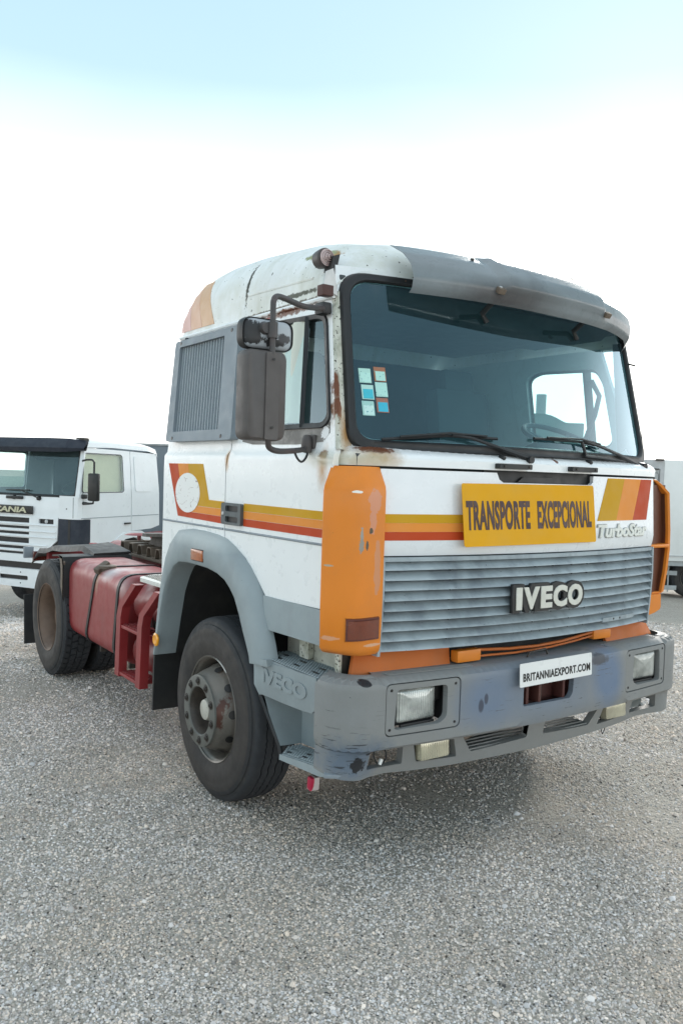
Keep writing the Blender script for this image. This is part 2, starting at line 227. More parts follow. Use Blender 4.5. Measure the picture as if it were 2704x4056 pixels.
# ------------------------------------------------------------------ mesh helpers
def finish(me, mat, smooth=True, ang=32):
    if isinstance(mat, (list, tuple)):
        for m in mat: me.materials.append(m)
    elif mat: me.materials.append(mat)
    if smooth:
        me.polygons.foreach_set('use_smooth', [True]*len(me.polygons))
        me.set_sharp_from_angle(angle=R(ang))
    me.update()
def link(name, me, parent=None, **props):
    o = bpy.data.objects.new(name, me); C.objects.link(o)
    if parent: o.parent = parent
    for k, v in props.items(): o[k] = v
    return o
def thing(name, label, cat, loc=(0, 0, 0), rz=0, group=None):
    o = bpy.data.objects.new(name, None); C.objects.link(o); o.location = loc; o.rotation_euler = (0, 0, rz)
    o['label'] = label; o['category'] = cat
    if group: o['group'] = group
    return o
class MB:
    def __init__(s): s.bm = bmesh.new()
    def box(s, c, size, rot=None, bev=0.0, taper=None):
        g = bmesh.ops.create_cube(s.bm, size=1.0); vs = g['verts']
        for v in vs:
            if taper and v.co.z > 0: v.co.x *= taper[0]; v.co.y *= taper[1]
            v.co.x *= size[0]; v.co.y *= size[1]; v.co.z *= size[2]
        if bev:
            ed = list({e_ for v in vs for e_ in v.link_edges})
            r = bmesh.ops.bevel(s.bm, geom=ed, offset=bev, segments=2, profile=.6, affect='EDGES', clamp_overlap=True)
            vs = list({v for f in r['faces'] for v in f.verts} | {v for v in vs if v.is_valid})
        m = Matrix.Translation(c)
        if rot: m = m @ (rot.to_4x4() if isinstance(rot, Matrix) else Matrix.Rotation(rot[2], 4, 'Z') @ Matrix.Rotation(rot[1], 4, 'Y') @ Matrix.Rotation(rot[0], 4, 'X'))
        for v in vs: v.co = m @ v.co
        return s
    def bar(s, a, b, wd, th, up=(0, 0, 1), bev=.0):
        a = Vector(a); b = Vector(b); d = (b-a); L = d.length; d.normalize(); sx = d.cross(Vector(up)).normalized(); sy = sx.cross(d)
        rot = Matrix((sx, d, sy)).transposed()
        return s.box((a+b)/2, (wd, L, th), rot, bev)
    def tube(s, pts, r, n=10, cap=True, rs=None):
        pts = [Vector(p) for p in pts]; rings = []
        up = None
        for i, p in enumerate(pts):
            t = (pts[min(i+1, len(pts)-1)]-pts[max(i-1, 0)]).normalized()
            if up is None: up = t.orthogonal().normalized()
            sx = t.cross(up).normalized(); up = sx.cross(t).normalized()
            ri = rs[i] if rs else r
            rings.append([s.bm.verts.new(p+(sx*math.cos(2*math.pi*k/n)+up*math.sin(2*math.pi*k/n))*ri) for k in range(n)])
        for a, b in zip(rings, rings[1:]):
            for k in range(n): s.bm.faces.new((a[k], a[(k+1) % n], b[(k+1) % n], b[k]))
        if cap: s.bm.faces.new(rings[0][::-1]); s.bm.faces.new(rings[-1])
        return s
    def lathe(s, prof, c, axis='X', n=64, closed=False, mod=None):
        """prof: (along, radius) pairs about an axis through c"""
        rings = []
        for (h, r) in prof:
            ring = []
            for k in range(n):
                a = 2*math.pi*k/n; hh = h+(mod(a, h, r) if mod else 0)
                p = (hh, r*math.cos(a), r*math.sin(a)) if axis == 'X' else ((r*math.cos(a), hh, r*math.sin(a)) if axis == 'Y' else (r*math.cos(a), r*math.sin(a), hh))
                ring.append(s.bm.verts.new(Vector(c)+Vector(p)))
            rings.append(ring)
        pr = list(zip(rings, rings[1:]))
        if closed: pr.append((rings[-1], rings[0]))
        for a, b in pr:
            for k in range(n): s.bm.faces.new((a[k], a[(k+1) % n], b[(k+1) % n], b[k]))
        return s
    def disc(s, c, r, axis='X', n=32, h=0):
        ring = []
        for k in range(n):
            a = 2*math.pi*k/n; p = {'X': (0, r*math.cos(a), r*math.sin(a)), 'Y': (r*math.cos(a), 0, r*math.sin(a)), 'Z': (r*math.cos(a), r*math.sin(a), 0)}[axis]
            ring.append(s.bm.verts.new(Vector(c)+Vector(p)))
        s.bm.faces.new(ring); return s
    def loft(s, rows, closed=False, cap=False):
        vr = [[s.bm.verts.new(Vector(p)) for p in row] for row in rows]; n = len(vr[0])
        for a, b in zip(vr, vr[1:]):
            for k in range(n if closed else n-1):
                try: s.bm.faces.new((a[k], a[(k+1) % n], b[(k+1) % n], b[k]))
                except ValueError: pass
        if cap and closed: s.bm.faces.new(vr[0][::-1]); s.bm.faces.new(vr[-1])
        return s
    def prism(s, poly, a, b, axis='x'):
        """polygon in the other two axes, extruded from a to b along axis"""
        def P(u, v, h): return {'x': (h, u, v), 'y': (u, h, v), 'z': (u, v, h)}[axis]
        va = [s.bm.verts.new(P(u, v, a)) for u, v in poly]; vb = [s.bm.verts.new(P(u, v, b)) for u, v in poly]
        s.bm.faces.new(va); s.bm.faces.new(vb[::-1]); n = len(poly)
        for k in range(n): s.bm.faces.new((va[k], vb[k], vb[(k+1) % n], va[(k+1) % n]))
        return s
    def mesh(s, name, mat, smooth=True, ang=32):
        bmesh.ops.recalc_face_normals(s.bm, faces=s.bm.faces)
        me = bpy.data.meshes.new(name); s.bm.to_mesh(me); s.bm.free(); finish(me, mat, smooth, ang); return me
    def build(s, name, mat, parent=None, smooth=True, ang=32, **props):
        return link(name, s.mesh(name, mat, smooth, ang), parent, **props)
def inpoly(P, poly):
    x, y = P[:, 0], P[:, 1]; ins = np.zeros(len(P), bool); n = len(poly); j = n-1
    for i in range(n):
        xi, yi = poly[i]; xj, yj = poly[j]
        c = ((yi > y) != (yj > y)) & (x < (xj-xi)*(y-yi)/((yj-yi) if yj != yi else 1e-12)+xi); ins ^= c; j = i
    return ins
def rpoly(poly, rad, seg=4):
    """round the corners of a polygon"""
    o = []; n = len(poly); rad = rad if isinstance(rad, (list, tuple)) else [rad]*n
    for i in range(n):
        p0, p, p1 = Vector(poly[i-1]), Vector(poly[i]), Vector(poly[(i+1) % n]); a = (p0-p); b = (p1-p); r = min(rad[i], a.length*.48, b.length*.48)
        if r <= 0: o.append(tuple(p)); continue
        A = p+a.normalized()*r; B = p+b.normalized()*r
        for k in range(seg+1):
            t = k/seg; o.append(tuple(A*(1-t)**2+p*2*t*(1-t)+B*t*t))
    return o
def cr(P, k=5):
    P = [Vector(p) for p in P]; P = [P[0]*2-P[1]]+P+[P[-1]*2-P[-2]]; o = []
    for i in range(1, len(P)-2):
        for j in range(k):
            t = j/k; o.append(.5*((2*P[i])+(P[i+1]-P[i-1])*t+(2*P[i-1]-5*P[i]+4*P[i+1]-P[i+2])*t*t+(3*P[i]-P[i-1]-3*P[i+1]+P[i+2])*t**3))
    return o+[P[-2]]
def rrect(x0, x1, y0, y1, r, seg=4): return rpoly([(x0, y0), (x1, y0), (x1, y1), (x0, y1)], r, seg)
def mir(poly): return [(-x, y) for x, y in poly][::-1]
def dens(poly, step):
    o = []; n = len(poly)
    for i in range(n):
        a = np.array(poly[i], float); b = np.array(poly[(i+1) % n], float); L = np.linalg.norm(b-a); k = max(1, int(math.ceil(L/step)))
        for t in range(k): o.append(tuple(a+(b-a)*t/k))
    return o
def sheet(name, outline, holes, mapf, backf, mat, parent=None, step=.08, smooth=True, ang=35, rows=None, **props):
    """a panel: outline and holes in parameter space, mapped on a surface by mapf, given thickness by backf"""
    loops = [dens(outline, step)]+[dens(h, step) for h in holes]
    pts = []; edges = []
    for lp in loops:
        k = len(pts); pts += lp; edges += [(k+i, k+(i+1) % len(lp)) for i in range(len(lp))]
    P = np.array(loops[0]); x0, y0 = P.min(0); x1, y1 = P.max(0)
    gx = np.arange(x0+step*.5, x1, step); gy = np.arange(y0+step*.5, y1, step) if rows is None else np.array(rows)
    G = np.array([(a, b) for a in gx for b in gy]) if len(gx) and len(gy) else np.zeros((0, 2))
    if len(G):
        m = inpoly(G, loops[0])
        for h in loops[1:]: m &= ~inpoly(G, h)
        allp = np.array(pts); G = G[m]
        if len(G): G = G[np.array([np.min(np.hypot(*(allp-g).T)) > step*.3 for g in G])]
    pts2 = [Vector(p) for p in pts]+[Vector(g) for g in G]
    r = geometry.delaunay_2d_cdt(pts2, edges, [], 0, 1e-6)
    V = np.array([tuple(v) for v in r[0]]); T = [f for f in r[2]]
    cen = np.array([V[list(f)].mean(0) for f in T]); m = inpoly(cen, loops[0])
    for h in loops[1:]: m &= ~inpoly(cen, h)
    T = [f for f, k in zip(T, m) if k]
    used = sorted({i for f in T for i in f}); rm = {u: i for i, u in enumerate(used)}; T = [tuple(rm[i] for i in f) for f in T]; V = V[used]
    F3 = [mapf(*v) for v in V]; n = len(F3); vs = list(F3); fs = list(T)
    if backf:
        vs += [backf(*v) for v in V]; fs += [tuple(i+n for i in f[::-1]) for f in T]
        cnt = {}
        for f in T:
            for i in range(3): cnt[(f[i], f[(i+1) % 3])] = 1
        for (a, b) in cnt:
            if (b, a) not in cnt: fs.append((b, a, a+n, b+n))
    me = bpy.data.meshes.new(name); me.from_pydata([tuple(v) for v in vs], [], fs)
    bm = bmesh.new(); bm.from_mesh(me); bmesh.ops.recalc_face_normals(bm, faces=bm.faces); bm.to_mesh(me); bm.free()
    finish(me, mat, smooth, ang); return link(name, me, parent, **props)
def text_mesh(name, txt, mat, parent, fit, mapf, ext=.004, off=0.0, shear=0.0, gap=1.0, **props):
    """lettering stretched into the box fit=(u0,u1,v0,v1); mapf(u,v,depth) puts it on its surface"""
    cu = bpy.data.curves.new(name, 'FONT'); cu.body = txt; cu.size = 1; cu.extrude = .5; cu.offset = off; cu.shear = shear; cu.space_character = gap; cu.resolution_u = 4
    ob = bpy.data.objects.new(name, cu); C.objects.link(ob); dg = bpy.context.evaluated_depsgraph_get()
    me = bpy.data.meshes.new_from_object(ob.evaluated_get(dg)); bpy.data.objects.remove(ob); bpy.data.curves.remove(cu)
    co = np.array([v.co[:] for v in me.vertices]); mn = co.min(0); mx = co.max(0); u0, u1, v0, v1 = fit
    for v, c in zip(me.vertices, co):
        v.co = mapf(u0+(c[0]-mn[0])/(mx[0]-mn[0])*(u1-u0), v0+(c[1]-mn[1])/(mx[1]-mn[1])*(v1-v0), (c[2]-mn[2])/(mx[2]-mn[2])*ext)
    me.materials.clear(); bm = bmesh.new(); bm.from_mesh(me); bmesh.ops.remove_doubles(bm, verts=bm.verts, dist=1e-6); bmesh.ops.recalc_face_normals(bm, faces=bm.faces); bm.to_mesh(me); bm.free()
    finish(me, mat, False); return link(name, me, parent, **props)
def lerp(x, tab):
    xs = [t[0] for t in tab]; ys = [t[1] for t in tab]; return float(np.interp(x, xs, ys))
# ------------------------------------------------------------------ ground
def gh(x, y):
    r = math.hypot(x+1.5, y+.5)
    return lerp(r, [(0, 0), (6.4, 0), (7.2, -.03), (12, -.70), (21, -1.17), (40, -2.4), (90, -5.2), (200, -9.5), (600, -16), (3000, -20)])
s = NT('crushed_stone_ground')
vo = s.n('ShaderNodeTexVoronoi'); vo.inputs['Scale'].default_value = 135; s.l(s.tc.outputs['Object'], vo.inputs['Vector'])
vo2 = s.n('ShaderNodeTexVoronoi'); vo2.inputs['Scale'].default_value = 47; s.l(s.tc.outputs['Object'], vo2.inputs['Vector'])
sv_ = s.n('ShaderNodeSeparateColor'); s.l(vo.outputs['Color'], sv_.inputs[0])
big = s.noise(.35, 5, loc=(3, 1, 0)); mid = s.noise(2.2, 6, rough=.6); fine = s.noise(240, 3)
col = s.mix(s.ramp(big, .35, .65), (.55, .48, .40, 1), (.63, .57, .49, 1))
col = s.mix(s.ramp(mid, .42, .68, 0, .7), col, (.44, .375, .29, 1))
col = s.mix(s.ramp(sv_.outputs[0], .0, 1., 0, 1), s.mix(.45, col, (.27, .24, .20, 1)), s.mix(.5, col, (.72, .68, .61, 1)))
col = s.mix(s.ramp(sv_.outputs[1], .94, .96), col, (.05, .055, .06, 1))
patch = s.noise(11, 5, rough=.7); col = s.mix(s.ramp(patch, .35, .65, .18, 0), col, (.16, .15, .14, 1)); gr2 = s.noise(42, 3, rough=.7); col = s.mix(s.ramp(gr2, .4, .6, .28, 0), col, (.14, .135, .13, 1))
col = s.mix(s.ramp(fine, .3, .7, .22, 0), col, (.08, .075, .07, 1))
p = s.n('ShaderNodeBsdfPrincipled'); s.val(p.inputs['Base Color'], col); p.inputs['Roughness'].default_value = .9; p.inputs['Specular IOR Level'].default_value = .25
hgt = s.math('ADD', s.math('MULTIPLY', vo.outputs['Distance'], -1.0), s.math('MULTIPLY', vo2.outputs['Distance'], -1.6)); hgt = s.math('ADD', hgt, s.math('MULTIPLY', fine, .5))
b = s.n('ShaderNodeBump'); b.inputs['Strength'].default_value = .9; b.inputs['Distance'].default_value = .006; s.l(hgt, b.inputs['Height']); s.l(b.outputs[0], p.inputs['Normal']); s.l(p.outputs[0], s.out.inputs[0])
M['ground'] = s.m
mbm = MB(); rad = [0, .8, 1.6, 2.4, 3.2, 4, 4.8, 5.6, 6.4, 6.8, 7.2, 8, 9, 10, 11, 12, 14, 16, 18.5, 21, 25, 32, 40, 55, 90, 140, 200, 400, 600, 1500, 3000]
rows_ = []
for r_ in rad[1:]:
    rows_.append([(-1.5+r_*math.cos(a_), -.5+r_*math.sin(a_), gh(-1.5+r_*math.cos(a_), -.5+r_*math.sin(a_))+(0 if r_ < 26 else math.sin(a_*7+r_)*.05)) for a_ in np.linspace(0, 2*math.pi, 96, endpoint=False)])
mbm.loft(rows_, closed=True); mbm.bm.verts.ensure_lookup_table(); mbm.bm.faces.new([mbm.bm.verts[k] for k in range(96)])
mbm.build('ground', M['ground'], None, kind='structure')
# loose stones
def stones():
    an5 = np.arange(5)*2*np.pi/5; an3 = np.arange(3)*2*np.pi/3+.4
    ico = np.array([(math.cos(t), math.sin(t), -.35) for t in an5]+[(.55*math.cos(t), .55*math.sin(t), .75) for t in an3])
    fc = np.array([(5, 6, 7), (0, 1, 5), (1, 6, 5), (1, 2, 6), (2, 3, 6), (3, 7, 6), (3, 4, 7), (4, 0, 7), (0, 5, 7)])
    N = 305000; u = rng.random(N); d = 2.2+(15.)*u**1.6; an = yaw+rng.uniform(-.50, .50, N)
    x = -3.2538+d*np.sin(an); y = -2.8922+d*np.cos(an)
    pt = np.sin(x*1.7+1.3*np.sin(y*1.1))+np.sin(y*2.3+1.7*np.sin(x*.9))+.7*np.sin(x*4.1+y*3.3)+.5*np.sin(x*7.7-y*6.1)
    kp = rng.random(N) < 1/(1+np.exp((pt-1.7)*2.0)); x, y, d = x[kp], y[kp], d[kp]; N = len(x); rr_ = np.hypot(x+1.5, y+.5)
    z = np.interp(rr_, [0, 6.4, 7.2, 12, 21], [0, 0, -.03, -.70, -1.17])
    sz = .0034+.0038*rng.random(N)**2; bigm = rng.random(N) < .012; sz[bigm] *= rng.uniform(1.4, 2.4, bigm.sum()); sz *= (1+.13*np.clip(d-3, 0, 13))
    th = rng.uniform(0, 6.283, N); sx = rng.uniform(.7, 1.4, N); szz = rng.uniform(.45, .85, N)
    V = ico[None]*(1+rng.uniform(-.30, .30, (N, 8, 1))); V = V*np.stack([sx, np.ones(N), szz], 1)[:, None]*sz[:, None, None]
    ct, st = np.cos(th)[:, None], np.sin(th)[:, None]; X = V[..., 0]*ct-V[..., 1]*st; Y = V[..., 0]*st+V[..., 1]*ct
    tl = rng.uniform(-.5, .5, N)[:, None]; Z = V[..., 2]*np.cos(tl)+X*np.sin(tl); 
    co = np.stack([X+x[:, None], Y+y[:, None], Z+(z+sz*.25)[:, None]], -1).reshape(-1, 3)
    F = (fc[None]+(np.arange(N)*8)[:, None, None]).reshape(-1, 3)
    me = bpy.data.meshes.new('gravel'); me.vertices.add(len(co)); me.vertices.foreach_set('co', co.ravel()); me.loops.add(F.size); me.loops.foreach_set('vertex_index', F.ravel().astype(np.int32))
    me.polygons.add(len(F)); me.polygons.foreach_set('loop_start', np.arange(0, F.size, 3, dtype=np.int32)); me.update(calc_edges=True)
    g = np.clip(.52+.135*rng.standard_normal(N), .16, .78); g[rng.random(N) < .012] = .07
    lf = np.sin(x*2.9+1.1*np.sin(y*2.0))*np.sin(y*3.1+x)+.6*np.sin(x*6.3+y*1.9)*np.sin(y*7.1); lf = np.clip(lf, -1, 1)
    g = g*(1.04+.10*lf); warm = rng.uniform(-.3, 1, N)*.11+.05*np.clip(-lf+.2, 0, 1); cc = np.stack([g*(1.07+warm), g*1.0, g*(.955-warm), np.ones(N)], -1)
    at = me.color_attributes.new('tone', 'FLOAT_COLOR', 'POINT'); at.data.foreach_set('color', np.repeat(cc, 8, 0).ravel())
    q = NT('loose_stone'); a_ = q.n('ShaderNodeVertexColor', layer_name='tone'); pb = q.n('ShaderNodeBsdfPrincipled'); pb.inputs['Roughness'].default_value = .85; pb.inputs['Specular IOR Level'].default_value = .3
    q.l(a_.outputs[0], pb.inputs['Base Color']); q.l(pb.outputs[0], q.out.inputs[0]); me.materials.append(q.m)
    link('gravel', me, None, kind='stuff', label='loose pale crushed stone lying over the yard', category='gravel')
stones()
# ================================================================== the main lorry
T = thing('tractor_truck', 'white cab-over lorry with orange corner panels and yellow TRANSPORTE EXCEPCIONAL sign, parked nearest', 'truck')
def wd(z): return 1.205 if z <= 1.95 else (1.205-.015*(z-1.95)/.03 if z < 1.98 else 1.19-.15*(z-1.98))
def xe(z): return 1.10-.055*(z-2.05)
def yW(x, z): return -.01+.158*x*x+.235*(z-2.0)
def ydf(z): return lerp(z, [(1.9, .12), (1.96, .125), (2.0, .14), (2.2, .20), (2.55, .315), (2.72, .365)])
# --- cowl panel under the windscreen
def cowl(s_, z, off=0.0):
    a = abs(s_); sg = 1 if s_ >= 0 else -1
    c = lerp(z, [(1.85, -.06), (1.955, -.06), (1.972, -.048), (1.99, -.012), (2.005, .03)])+off
    if a <= 1.0: return Vector((s_, c+.105*a*a, z))
    y0 = c+.105; u = min(1, (a-1.0)/.2); return Vector((sg*((1-u)**2*1.0+2*u*(1-u)*1.10+u*u*(1.188-off)), (1-u)**2*y0+2*u*(1-u)*(y0+.035)+u*u*(y0+.145), z))
sheet('cowl_panel', [(-1.195, 1.917), (1.195, 1.917), (1.195, 1.985), (1.15, 2.005), (-1.15, 2.005), (-1.195, 1.985)], [], lambda a, z: cowl(a, z), lambda a, z: cowl(a, z, .02), M['white'], T, .05, rows=[1.93, 1.945, 1.955, 1.963, 1.972, 1.98, 1.99])
# --- hood panel
def hood(x, z, off=0.0):
    return Vector((x, lerp(z, [(1.5, -.082), (1.535, -.085), (1.9, -.060)])+.105*x*x+off+(.012 if z < 1.522 else 0), z))
hole = rpoly([(-.40, 1.93), (-.37, 1.858), (.30, 1.858), (.315, 1.93)], [0, .03, .03, 0])
hp = [(-1.0, 1.512), (1.0, 1.512), (1.005, 1.905), (.315, 1.905), (.312, 1.872), (.29, 1.858), (-.36, 1.858), (-.385, 1.872), (-.40, 1.905), (-1.005, 1.905)]
hp = [(x+.03 if abs(x) < .5 else x, z) for x, z in hp]
hd = sheet('front_hood', hp, [], lambda x, z: hood(x, z), lambda x, z: hood(x, z, .022), M['white_clean'], T, .07)
# dark recess and latch handle behind the hood's cut-out
sheet('handle_recess', [(-.42, 1.845), (.335, 1.845), (.335, 1.93), (-.42, 1.93)], [], lambda x, z: hood(x, z, .035), lambda x, z: hood(x, z, .05), M['black'], T, .1)
sheet('hood_grip', rpoly([(-.22, 1.862), (.10, 1.862), (.07, 1.888), (-.18, 1.888)], .01), [], lambda x, z: hood(x, z, .018), lambda x, z: hood(x, z, .034), M['rubber'], T, .08)
for x0, x1 in ((-.385, -.175), (.125, .335)):
    hg = sheet('hood_hinge', rrect(x0, x1, 1.925, 1.95, .006), [], lambda x, z: cowl(x, z, -.035), lambda x, z: cowl(x, z, 0), M['black'], T, .05)
    for xs in (x0+.03, x1-.02): MB().lathe([(-.004, .0), (-.004, .006), (.0, .007)], cowl(xs, 1.938, -.036), 'Y', 8).build('hinge_bolt', M['steel_dark'], hg)
for xs in (-.321, .331):
    MB().lathe([(-.022, 0), (-.02, .009), (-.004, .015), (.01, .015)], cowl(xs, 1.978), 'Y', 12).build('washer_nozzle', M['black'], T)
for xs, zs in ((-.2, 1.972), (.55, 1.972), (.48, 1.985), (.15, 1.975)):
    pass
# stripes on the hood (thin decals)
def decal(name, poly, mapf, mat, step=.08, **k): return sheet(name, poly, [], lambda a, b: mapf(a, b, -.0022), lambda a, b: mapf(a, b, 0), mat, T, step, **k)
for nm, z0, z1, mt in (('hood_stripe', 1.662, 1.702, 'stripe_mustard'), ('hood_stripe', 1.622, 1.6615, 'stripe_orange'), ('hood_stripe', 1.583, 1.6215, 'stripe_red')):
    decal(nm, [(-.99, z0), (-.50, z0), (-.50, z1), (-.99, z1)], hood, M[mt])
q_ = [(.480, .376), (.653, .558), (.840, .735), (.978, .904)]
for k, mt in enumerate(('stripe_mustard', 'stripe_orange', 'stripe_red')):
    (a0, a1), (b0, b1) = q_[k], q_[k+1]
    decal('hood_stripe', [(a1, 1.668), (b1-.0005, 1.668), (b0-.0005, 1.898), (a0, 1.898)], hood, M[mt])
# --- warning sign, its lettering
def sgn(x, z, d=0.0): return Vector((x, -.099+.032*(z-1.555)/.3+.010*x*x-d+.0015*math.sin(x*7), z+.006*x))
sg_poly = rpoly([(-.609, 1.558), (.331, 1.558), (.326, 1.854), (-.613, 1.854)], .014)
sgb = sheet('warning_sign', sg_poly, [], lambda x, z: sgn(x, z), lambda x, z: sgn(x, z, -.003), M['sign'], T, .1, label='yellow sheet sign reading TRANSPORTE EXCEPCIONAL')
text_mesh('sign_lettering', 'TRANSPORTE', M['sign_text'], sgb, (-.592, -.170, 1.634, 1.774), lambda u, v, d: sgn(u, v, d+.0005), .0012, .04, 0, 1.08)
text_mesh('sign_lettering', 'EXCEPCIONAL', M['sign_text'], sgb, (-.116, .298, 1.634, 1.774), lambda u, v, d: sgn(u, v, d+.0005), .0012, .04, 0, 1.08)
# badge under the stripes
def hoodt(u, v, d): p_ = hood(u, v); return Vector((p_.x, p_.y-d, p_.z))
tb = text_mesh('model_badge', 'TurboStar', M['badge_edge'], T, (.368, .905, 1.574, 1.652), hoodt, .004, .05, .22, .95)
text_mesh('badge_letters', 'TurboStar', M['badge_white'], tb, (.375, .898, 1.579, 1.648), hoodt, .009, .032, .22, .97)
# --- grille
def gy(x, z): return lerp(z, [(1.06, -.068), (1.3, -.088), (1.5, -.083)])+.105*x*x
GX = .985
gr = sheet('grille_backing', [(-GX, 1.06), (GX, 1.06), (GX, 1.505), (-GX, 1.505)], [], lambda x, z: Vector((x, gy(x, z)+.055, z)), lambda x, z: Vector((x, gy(x, z)+.07, z)), M['black'], T, .2)
xs_ = np.linspace(-GX, GX, 25)
def slat(z0, z1, name='grille_slat', wob=0):
    rows = []
    for x in xs_:
        y = gy(x, z0); s_ = math.sin(x*9+z0*40)*.0006*wob
        rows.append([(x, y+.050, z1+.004), (x, y+.028, z1-.001), (x, y+.005, z0+.020+s_), (x, y-.004, z0+.013+s_), (x, y-.005, z0+.009+s_), (x, y+.004, z0+.008), (x, y+.034, z1-.012), (x, y+.052, z1-.004)])
    MB().loft(rows, closed=True, cap=True).build(name, M['grille'], T, ang=50)
n_sl = 9; pit = (1.485-1.066)/n_sl
for k in range(n_sl): slat(1.066+k*pit, 1.066+(k+1)*pit-.002, wob=1)
sheet('grille_top_bar', [(-GX, 1.487), (GX, 1.487), (GX, 1.506), (-GX, 1.506)], [], lambda x, z: Vector((x, gy(x, z), z)), lambda x, z: Vector((x, gy(x, z)+.03, z)), M['grille'], T, .08)
for sx in (-1, 1):
    MB().loft([[(sx*(GX+.002), gy(GX, z)-.004, z), (sx*(GX+.016), gy(GX, z)-.002, z), (sx*(GX+.016), gy(GX, z)+.08, z), (sx*(GX+.002), gy(GX, z)+.08, z)] for z in (1.055, 1.2, 1.35, 1.507)], closed=True, cap=True).build('grille_side_post', M['grille'], T)
for x in (-.62, -.08, .05, .2, .33, .5, .72):
    MB().loft([[(x, gy(x, z)+.030, z), (x+.006, gy(x, z)+.030, z), (x+.006, gy(x, z)+.055, z), (x, gy(x, z)+.055, z)] for z in (1.07, 1.2, 1.35, 1.49)], closed=True, cap=True).build('grille_rib', M['black'], T)
sheet('repair_strip', rrect(.47, .80, 1.113, 1.136, .003), [], lambda x, z: Vector((x, gy(x, z)-.006, z)), lambda x, z: Vector((x, gy(x, z)+.004, z)), M['grille'], T, .1)
for x in (.575, .64): MB().lathe([(-.002, 0), (-.002, .006), (.003, .007)], (x, gy(x, 1.12)-.006, 1.125), 'Y', 10).build('rivet', M['steel_dark'], T)
# front emblem: five cream letters on black backing
def emb(u, v, d): return Vector((u, -.100+.06*u*u-d, v))
eb = text_mesh('front_emblem', 'IVECO', M['emblem_back'], T, (-.298, .228, 1.222, 1.368), emb, .020, .085, 0, .98)
for i, (ch, a, b_) in enumerate((('I', -.278, -.240), ('V', -.229, -.120), ('E', -.108, -.027), ('C', -.018, .085), ('O', .093, .206))):
    text_mesh('emblem_letter', ch, M['emblem'], eb, (a, b_, 1.240, 1.350), lambda u, v, d: emb(u, v, d+.018), .008, .05)
# --- orange corner panels
dz = [1.07, 1.085, 1.11, 1.3, 1.5, 1.7, 1.80, 1.825, 1.87, 1.912]
def dfl(k, z):   # section of the closed left-hand panel
    ins = lerp(z, [(1.07, .045), (1.085, .018), (1.11, .006), (1.2, .0), (1.8, 0), (1.825, .008), (1.912, .085)])
    ip = lerp(z, [(1.07, .03), (1.1, .01), (1.2, 0), (1.6, -.0), (1.82, .0), (1.912, .03)])
    P = [(-.998, .10), (-.990, .022), (-1.0, .008), (-1.06, -.002), (-1.125, -.008), (-1.165, .000), (-1.20, .020), (-1.24, .055), (-1.262, .085), (-1.268, .105), (-1.262, .118), (-1.20, .122)]
    x, y = P[k]; f = min(1, max(0, (-1.0-x)/.25))
    return (x+ins*.8*f-ip*.2*(1-f), y+ins*(.55 if k not in (0, 10, 11) else .05), z+(f*f*.012 if z < 1.09 else 0))
LD = MB().loft([[dfl(k, z) for k in range(12)] for z in dz], closed=True, cap=True).build('corner_panel', M['orange'], T, ang=40, label='closed orange corner panel with indicator lamp and chipped paint')
pfy = lambda x: lerp(x, [(-1.24, .055), (-1.20, .020), (-1.165, .0), (-1.125, -.008), (-1.06, -.002), (-1.0, .008)])
ind = MB().loft([[(x, pfy(x)-.010-.004*math.sin(math.pi*(x+1.188)/.158), z) for x in np.linspace(-1.188, -1.03, 8)] for z in (1.155, 1.165, 1.225, 1.235)]).build('front_indicator', paint('dark_red_brown_lens', (.17, .032, .012), .2, coat=.8, grime=((.08, .02, .01), .5, 30)), LD)
MB().loft([[(x, pfy(x)-.007+dy, z) for x in np.linspace(-1.195, -1.022, 8)] for z, dy in ((1.142, .012), (1.147, 0), (1.243, 0), (1.248, .012))]).build('indicator_frame', M['red_lens'], LD)
# right-hand one: hollow, its cover gone
RD = None
rim = [(1.02, 1.907), (1.10, 1.900), (1.16, 1.872), (1.235, 1.825), (1.262, 1.60), (1.266, 1.48), (1.25, 1.35), (1.222, 1.225)]
mbx = MB()
rows = [[(x, .088, z), (x-.006, .082, z-.002), (x-.02, .088, z-.008), (x-.022, .10, z-.008), (x-.03, .26, z-.01), (x, .26, z)] for x, z in rim]
RD = mbx.loft(rows, closed=True, cap=True).build('corner_panel', M['orange'], T, ang=40, label='hollow orange corner panel with a shelf inside and no cover')
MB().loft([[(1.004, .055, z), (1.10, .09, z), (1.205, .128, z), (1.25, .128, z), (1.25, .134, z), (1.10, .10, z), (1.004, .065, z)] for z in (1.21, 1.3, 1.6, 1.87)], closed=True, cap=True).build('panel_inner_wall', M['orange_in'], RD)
MB().box((1.132, .14, 1.503), (.235, .13, .022), (0, 0, 0), .009).build('panel_shelf', M['orange'], RD)
MB().loft([[(x-.024, .104, z-.006), (x-.034, .25, z-.01)] for x, z in rim]).build('panel_shade_skin', M['orange_in'], RD)  # added thin skin, painting shade over the rim's inner face
MB().box((1.12, .18, 1.216), (.21, .165, .012), (0, 0, 0), .005).build('panel_shelf', M['orange'], RD)
MB().prism([(1.002, 1.075), (1.06, 1.083), (1.14, 1.098), (1.19, 1.115), (1.2, 1.13), (1.195, 1.21), (1.002, 1.21)], .085, .26, 'y').build('panel_foot', M['orange'], RD)
MB().box((1.205, .18, 1.17), (.01, .06, .09)).build('panel_bracket', M['white'], RD)
